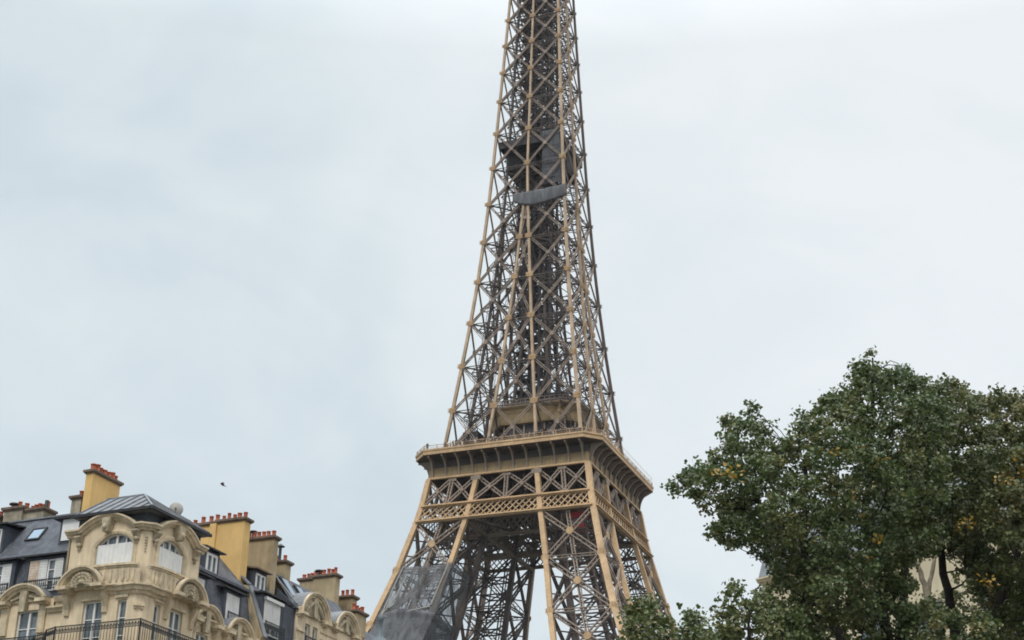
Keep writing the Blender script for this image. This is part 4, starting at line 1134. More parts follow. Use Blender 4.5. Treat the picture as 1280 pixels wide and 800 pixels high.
# --- avenue wing: two pediments, mansard with two tall dormers, party wall with the ochre stack
b = MB()
b.wall([(4.25, 0), (10.45, 0), (10.45, 20.3), (4.25, 20.3)], [[(5.25, 17.5), (6.25, 17.5), (6.25, 19.6), (5.25, 19.6)], [(8.0, 17.5), (9.0, 17.5), (9.0, 19.6), (8.0, 19.6)]], RW, .28)
b.build('avenue_wall', M['stone'], A, recalc=False)
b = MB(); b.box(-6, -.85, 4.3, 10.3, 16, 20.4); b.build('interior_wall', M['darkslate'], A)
window(A, RW, 5.25, 6.25, 17.5, 19.6, 2, 3); window(A, RW, 8.0, 9.0, 17.5, 19.6, 2, 3)
for c in (5.75, 8.5):
    pediment(A, RW, c, 1.12, 20.12, .82, .42, 1.0, orn='key')
    for s in (c - .92, c + .92):
        k = MB(); console(k, RW, s, 19.2, 19.95, .24, .32); k.build('console', M['stone2'], A)
b = MB(); b.sweep([(4.3, 20.2), (10.4, 20.2)], [(0, -.16), (.1, -.14), (.16, .0), (.28, .06), (.28, .14), (0, .18)], RW); b.build('molding', M['stone2'], A)
ms = MB()
def slopex(b, y0, y1, xa, za, xb, zb): b.add([(xa, y0, za), (xa, y1, za), (xb, y1, zb), (xb, y0, zb)], [(0, 1, 2, 3)])
slopex(ms, 4.25, 10.4, -.7, 20.2, -1.25, 22.85); slopex(ms, 4.25, 10.4, -1.15, 22.9, -3.4, 25.2)
ms.bar((-1.1, 4.3, 22.88), (-1.1, 10.4, 22.88), .14, .14)
ms.add([(-.7, 4.25, 20.2), (-1.25, 4.25, 22.85), (-3.4, 4.25, 25.2), (-6, 4.25, 25.2), (-6, 4.25, 20)], [(0, 1, 2, 3, 4)])
o = ms.build('roof', M['slate'], A, recalc=False)
b = MB(); slopex(b, 4.6, 10.4, -3.4, 25.2, -6.2, 25.5); b.build('zinc_covering', M['zinc'], o, recalc=False)
RD = frame(-.85, 0, 'y')
for s0, s1, z0, z1 in ((4.95, 6.05, 20.95, 22.35), (8.05, 9.2, 20.75, 22.25)):
    D = dormer(A, RD, s0, s1, z0, z1, 1.5, .2, .3)
    shutter(D, RD, s0, (s0 + s1) / 2 - .01, z0 + .02, z1 - .02, .0, 6, 'shutter', folds=True); shutter(D, RD, (s0 + s1) / 2 + .01, s1, z0 + .02, z1 - .02, .0, 6, 'shutter', folds=True)
    railing(D, RD, [(s0 - .05, .2), (s1 + .05, .2)], z0, z0 + .5, .13, 'window_guard', False)
RU = frame(-1.4, 0, 'y')
D = dormer(A, RU, 6.75, 7.75, 23.0, 24.05, 1.3, .16, .22)
window(D, RU, 6.77, 7.73, 23.01, 24.03, 2, 1, 0, .04, .14)
# party wall: its sloping edge follows the mansard, the stack rises behind it
b = MB(); b.prism([(-.45, 19.8), (-.15, 20.5), (-1.28, 23.25), (-1.6, 23.3), (-4, 25.6), (-6, 25.6), (-6, 19.8)], lambda a, d, c: (a, 10.4 + d, c), 0, .42); b.build('party_wall', M['tan'], A)
b = MB(); b.bar((-.10, 10.66, 20.5), (-1.22, 10.66, 23.26), .34, .08, (1, 0, 0)); b.bar((-1.3, 10.66, 23.35), (-3.0, 10.66, 25.0), .34, .08, (1, 0, 0)); b.build('coping', M['zinc'], A)
chimney(A, -3.4, -1.75, 10.35, 10.95, 23.0, 26.72, 5, 'yellow'); chimney(A, -6.3, -3.4, 10.5, 10.95, 23.0, 26.72, 6, 'yellow')
b = MB(); b.box(-3.78, -3.4, 10.22, 10.5, 23.0, 26.72); b.build('pilaster', M['yellow'], A)
ds = empty('satellite_dish', (0, 0, 0), 0, label='small off-white satellite dish on the zinc roof of the corner bay', cat='satellite dish')
def loc2w(x, y, z):
    c, s = math.cos(BR), math.sin(BR)
    return Vector((BO[0] + x * c - y * s, BO[1] + x * s + y * c, z))
ds.location = loc2w(-1.0, 3.3, 24.5); ds.rotation_euler = (0, 0, R(10))
b = MB(); vs = []
for i in range(6):
    rr = .34 * i / 5
    for k in range(18):
        a = 2 * math.pi * k / 18; vs.append((rr * math.cos(a), -.10 + .9 * rr * rr, .62 + rr * math.sin(a) * 1.05))
b.add(vs, [(i * 18 + k, i * 18 + (k + 1) % 18, (i + 1) * 18 + (k + 1) % 18, (i + 1) * 18 + k) for i in range(5) for k in range(18)], 0, True)
o = b.build('reflector', M['dish'], ds); so = o.modifiers.new('thickness', 'SOLIDIFY'); so.thickness = .02
b = MB(); b.tube([(0, 0.05, -.4), (0, .05, .62), (0, -.08, .62)], .03, 8); b.build('mast', M['pipe'], ds)
b = MB(); b.tube([(0, -.05, .3), (0, -.42, .5)], .012, 6); b.box(-.04, .04, -.48, -.40, .46, .56); b.build('feed_arm', M['pipe'], ds)

# --- second building: dark mansard with one wide white dormer
B = empty('apartment_building', BO, BR, label='narrow apartment building with dark mansard and wide white-shuttered dormer between its stone neighbours', cat='building')
b = MB(); b.wall([(10.82, 0), (14.2, 0), (14.2, 20.5), (10.82, 20.5)], [[(11.4, 17.6), (12.4, 17.6), (12.4, 19.6), (11.4, 19.6)]], RW, .25); b.build('wall', M['stone'], B, recalc=False)
window(B, RW, 11.4, 12.4, 17.6, 19.6, 2, 3)
ms = MB(); slopex(ms, 10.82, 14.2, -.65, 20.5, -1.2, 23.1); slopex(ms, 10.82, 13.3, -1.15, 23.12, -3.2, 25.0)
ms.add([(-6, 10.9, 16), (-.8, 10.9, 16), (-.8, 14.1, 16), (-6, 14.1, 16), (-6, 10.9, 20.4), (-.8, 10.9, 20.4), (-.8, 14.1, 20.4), (-6, 14.1, 20.4)], [(0, 1, 5, 4), (1, 2, 6, 5), (2, 3, 7, 6), (3, 0, 4, 7)])
ms.build('roof', M['slate'], B, recalc=False)
RB = frame(-.6, 0, 'y')
D = dormer(B, RB, 11.12, 12.72, 20.85, 22.75, 2.0, .22, .15, roof='gutter')
for s0, s1 in ((11.14, 11.91), (11.93, 12.70)):
    shutter(D, RB, s0, s1, 21.45, 22.6, .0, 10, 'shutter')
    window(D, RB, s0, s1, 20.87, 21.47, 1, 1, 0, .06, .05)
b = MB(); b.box(11.05, 12.8, .0, .16, 22.6, 22.76, RB); b.build('blind_box', M['white'], D)
railing(D, RB, [(11.0, .25), (12.85, .25)], 20.85, 21.45, .1, 'window_guard', True)
D = dormer(B, frame(-1.55, 0, 'y'), 11.55, 12.5, 23.25, 24.25, 1.2, .1, .18, roof='cap')
window(D, frame(-1.55, 0, 'y'), 11.57, 12.48, 23.26, 24.23, 2, 1, 0, .04, .1)
chimney(B, -3.6, -1.72, 13.25, 13.75, 23.0, 26.55, 6, 'tan')
b = MB(); b.tube([(-3.2, 13.5, 26.7), (-3.2, 13.5, 27.15)], .09, 8); b.tube([(-3.2, 13.5, 27.15), (-3.2, 13.5, 27.2)], .2, 10); b.build('cowl', M['pipe'], B)
b = MB(); b.box(-3, -.62, 13.0, 14.15, 20.5, 22.8); b.build('clad_wall', M['darkslate'], B)
b = MB(); b.prism([(-.4, 22.85), (-.7, 23.1), (-3.2, 25.35), (-3.2, 22.85)], lambda a, d, c: (a, 14.0 + d, c), 0, .2); b.build('party_wall', M['darkslate'], B)
b = MB(); b.bar((-.5, 14.1, 23.1), (-2.3, 14.1, 25.1), .16, .08, (1, 0, 1)); b.build('coping', M['zinc'], B)
b = MB(); b.bar((-.75, 10.9, 23.0), (-.75, 14.2, 23.0), .14, .14); b.build('gutter', M['gutter'], B)

# --- third building: two tall arched gables
Cb = empty('apartment_building', BO, BR, label='pale stone apartment building with two tall arched gables at the far end of the row', cat='building')
RC = frame(-.5, 0, 'y')
g1, g2 = 15.75, 19.25
b = MB()
ol = [(14.25, 0), (21.3, 0), (21.3, 22.75)] + [(s, z) for s, z in arc(g2, 1.25, 22.75, 1.05)[::-1]] + [(17.5, 22.75)] + [(s, z) for s, z in arc(g1, 1.45, 22.75, 1.25)[::-1]] + [(14.25, 22.75)]
hs = [[(15.1, 19.5), (15.62, 19.5), (15.62, 22.3), (15.1, 22.3)], [(15.9, 19.5), (16.42, 19.5), (16.42, 22.3), (15.9, 22.3)], [(18.72, 19.5), (19.12, 19.5), (19.12, 22.2), (18.72, 22.2)], [(19.36, 19.5), (19.76, 19.5), (19.76, 22.2), (19.36, 22.2)]]
b.wall(ol, hs, RC, .3)
b.add([(-.5, 14.25, 16), (-3.5, 14.25, 16), (-3.5, 14.25, 22.75), (-.5, 14.25, 22.75)], [(0, 1, 2, 3)]); b.add([(-.5, 21.3, 0), (-6, 21.3, 0), (-6, 21.3, 23.5), (-.5, 21.3, 22.75)], [(0, 1, 2, 3)])
b.build('wall', M['stone'], Cb, recalc=False)
b = MB(); b.box(-6, -.95, 14.35, 21.2, 16, 22.7); b.build('interior_wall', M['darkslate'], Cb)
for h in hs: window(Cb, RC, h[0][0], h[1][0], h[0][1], h[2][1], 1, 3, 0, .2)
for c, hf, rs in ((g1, 1.5, 1.32), (g2, 1.3, 1.12)):
    pediment(Cb, RC, c, hf, 22.72, rs, .3, .75,  orn='leaf', name='gable')
b = MB()
pr = [(0, -.14), (.1, -.12), (.16, .02), (.26, .06), (.3, .16), (0, .18)]
for s0, s1 in ((17.2, 18.0), (20.5, 21.3), (14.2, 14.4)):
    b = MB(); b.sweep([(s0, 22.78), (s1, 22.78)], pr, RC); b.build('cornice', M['stone2'], Cb)
for z in (21.3, 21.75, 22.15):
    b = MB(); b.box(16.7, 18.5, 0, .06, z, z + .08, RC); b.build('molding', M['stone2'], Cb)
b = MB(); b.box(14.2, 15.0, 0, .1, 21.75, 21.9, RC); b.build('molding', M['stone2'], Cb)
railing(Cb, RC, [(14.7, .35), (17.0, .35)], 20.6, 21.5, .12, 'balcony_railing', False); railing(Cb, RC, [(18.3, .35), (20.2, .35)], 20.6, 21.5, .12, 'balcony_railing', False)
b = MB(); slopex(b, 14.2, 21.3, -.7, 22.95, -2.2, 25.0); slopex(b, 14.2, 21.3, -2.2, 25.0, -5.5, 25.3); b.add([(-.7, 21.3, 22.8), (-2.2, 21.3, 25.0), (-5.5, 21.3, 25.3), (-6, 21.3, 22.8)], [(0, 1, 2, 3)])
b.build('roof', M['slate'], Cb, recalc=False)
slc = lambda s, d, z: (-.7 - 1.5 * z + .8 * d, s, 22.95 + 2.05 * z + .6 * d)
for s0, s1, za, zb in ((14.6, 15.15, .35, .85), (16.0, 16.5, .4, .8)):
    b = MB(); b.box(s0 - .08, s1 + .08, 0, .1, za - .05, zb + .05, slc); o = b.build('skylight', M['gutter'], Cb)
    b = MB(); b.box(s0, s1, .1, .13, za, zb, slc); b.build('pane', M['skyglass'], o)
chimney(Cb, -2.95, -2.1, 15.2, 15.8, 24.0, 25.75, 2, 'tan')
b = MB(); b.tube([(-2.62, 15.4, 25.8), (-2.62, 15.4, 26.8)], .09, 8); b.tube([(-2.62, 15.4, 26.8), (-2.62, 15.4, 26.85), (-2.62, 15.4, 26.97)], [.26, .2, .04], 10); b.build('cowl', M['pipe'], Cb)
o = chimney(Cb, -4.2, -2.6, 21.55, 22.1, 23.0, 26.72, 6, 'tan'); chimney(Cb, -5.0, -4.2, 21.55, 22.1, 23.0, 26.62, 3, 'tan')
b = MB(); b.tube([(-3.85, 21.8, 26.8), (-3.85, 21.8, 27.2)], .08, 8); b.tube([(-3.85, 21.8, 27.2), (-3.85, 21.8, 27.26)], .26, 10); b.build('cowl', M['pipe'], Cb)

# --- last building of the row, mostly hidden: only its stacks rise over the gables
Db = empty('apartment_building', BO, BR, label='farthest building of the row, showing only tan chimney stacks with red pots', cat='building')
b = MB(); b.box(-9, -.8, 22.2, 30, 0, 22.6); b.build('wall', M['stone'], Db)
b = MB(); b.prism([(-.8, 22.6), (-2.2, 24.2), (-7, 24.6), (-9, 22.6)], lambda a, d, c: (a, 22.2 + d, c), 0, 7.8); b.build('roof', M['slate'], Db)
chimney(Db, -3.4, -2.4, 23.3, 23.9, 22.5, 25.85, 3, 'tan')
chimney(Db, -2.1, -1.6, 22.5, 23.7, 20, 24.72, 4, 'tan', 'y')

# ------------------------------------------------------------------ building glimpsed behind the trees on the right
E_ = empty('apartment_building', (12.3, 75.5, 0), R(-49), label='cream apartment building with slate roof glimpsed through the trees', cat='building')
TE = frame(0, 0, 'x')
b = MB()
b.wall([(0, 0), (26, 0), (26, 22.6), (0, 22.6)], [[(2.2 + 3.2 * i, z), (3.5 + 3.2 * i, z), (3.5 + 3.2 * i, z + 2.1), (2.2 + 3.2 * i, z + 2.1)] for i in range(7) for z in (11.3, 14.5, 17.8)], TE, .25)
b.add([(0, 0, 0), (0, 9, 0), (0, 9, 22.6), (0, 0, 22.6)], [(0, 1, 2, 3)])
b.build('wall', M['cream'], E_, recalc=False)
b = MB(); b.box(.3, 25.7, .4, 8.5, 0, 22.5); b.build('interior_wall', M['darkslate'], E_)
for i in range(7):
    for z in (11.3, 14.5, 17.8): window(E_, TE, 2.2 + 3.2 * i, 3.5 + 3.2 * i, z, z + 2.1, 2, 3)
b = MB(); b.sweep([(-.1, 22.5), (26, 22.5)], CORN, TE); b.build('cornice', M['cream'], E_)
b = MB(); b.sweep([(0, 10.6), (26, 10.6)], CORN, TE); b.build('string_course', M['cream'], E_)
b = MB(); b.prism([(-.25, 22.7), (.9, 25.6), (4, 26.4), (8, 26.4), (9, 22.7)], lambda a, d, c: (d, a, c), 0, 26); b.build('roof', M['zinc'], E_)
D = dormer(E_, frame(0, .1, 'x'), .5, 1.7, 22.9, 24.9, 1.5, .15, .15, m='zinc', roof='zinc'); window(D, frame(0, .1, 'x'), .52, 1.68, 22.92, 24.88, 2, 3, 0, .05)
chimney(E_, 4, 6.5, 3.5, 4.2, 25, 28.2, 5, 'tan')

# ------------------------------------------------------------------ street lamp and bird
lp = empty('street_lamp', (-1.74, 22.0, -.07), 0, label='pale blue-grey street lamp cap just showing in front of the netted tower leg', cat='street lamp')
b = MB(); b.lathe((0, 0, .13), [(.2, 0), (.2, .25), (.13, .4), (.1, .9), (.07, 1.1), (.055, 5.2), (.09, 5.25), (.06, 5.4), (.14, 5.75)], 16); b.build('post', M['lampzinc'], lp)
b = MB(); b.lathe((0, 0, 5.9), [(.14, 0), (.22, .55), (.23, .6)], 8)
b.build('lantern_glass', M['skyglass'], lp)
b = MB(); b.lathe((0, 0, 6.5), [(.27, 0), (.27, .04), (.21, .12), (.09, .42), (.045, .46), (.045, .50), (.03, .53), (.028, .68), (.045, .70), (.02, .76)], 16); b.build('lantern_cap', M['lampzinc'], lp)
bird = MB()
bird.tube([(-.17, 0, .02), (-.13, 0, .025), (-.04, 0, .0), (.06, 0, -.005), (.14, 0, .0), (.24, 0, .01)], [.012, .04, .062, .055, .03, .012], 10)
for sg in (-1, 1):
    n = [(-.06, sg * .04, .02), (-.10, sg * .18, .10), (-.03, sg * .36, .13), (.07, sg * .40, .10), (.05, sg * .2, .06), (.07, sg * .04, .01)]
    bird.add(n + [(x, y, z - .012) for x, y, z in n], [(0, 1, 4, 5), (1, 2, 3, 4), (6, 7, 10, 11), (7, 8, 9, 10), (0, 1, 7, 6), (1, 2, 8, 7), (2, 3, 9, 8), (3, 4, 10, 9), (4, 5, 11, 10)])
bird.add([(.2, -.02, .01), (.2, .02, .01), (.33, .07, .02), (.33, -.07, .02), (.2, -.02, 0), (.2, .02, 0), (.33, .07, .01), (.33, -.07, .01)], [(0, 1, 2, 3), (4, 5, 6, 7), (0, 3, 7, 4), (1, 2, 6, 5), (2, 3, 7, 6)])
o = bird.build('bird', M['bird']); o.scale = (.62, .62, .62); o.location = (-11.23, 60, 21.75); o.rotation_euler = (R(25), R(25), R(20))
tag(o, 'small dark bird flying in the grey sky above the rooftops', 'bird')

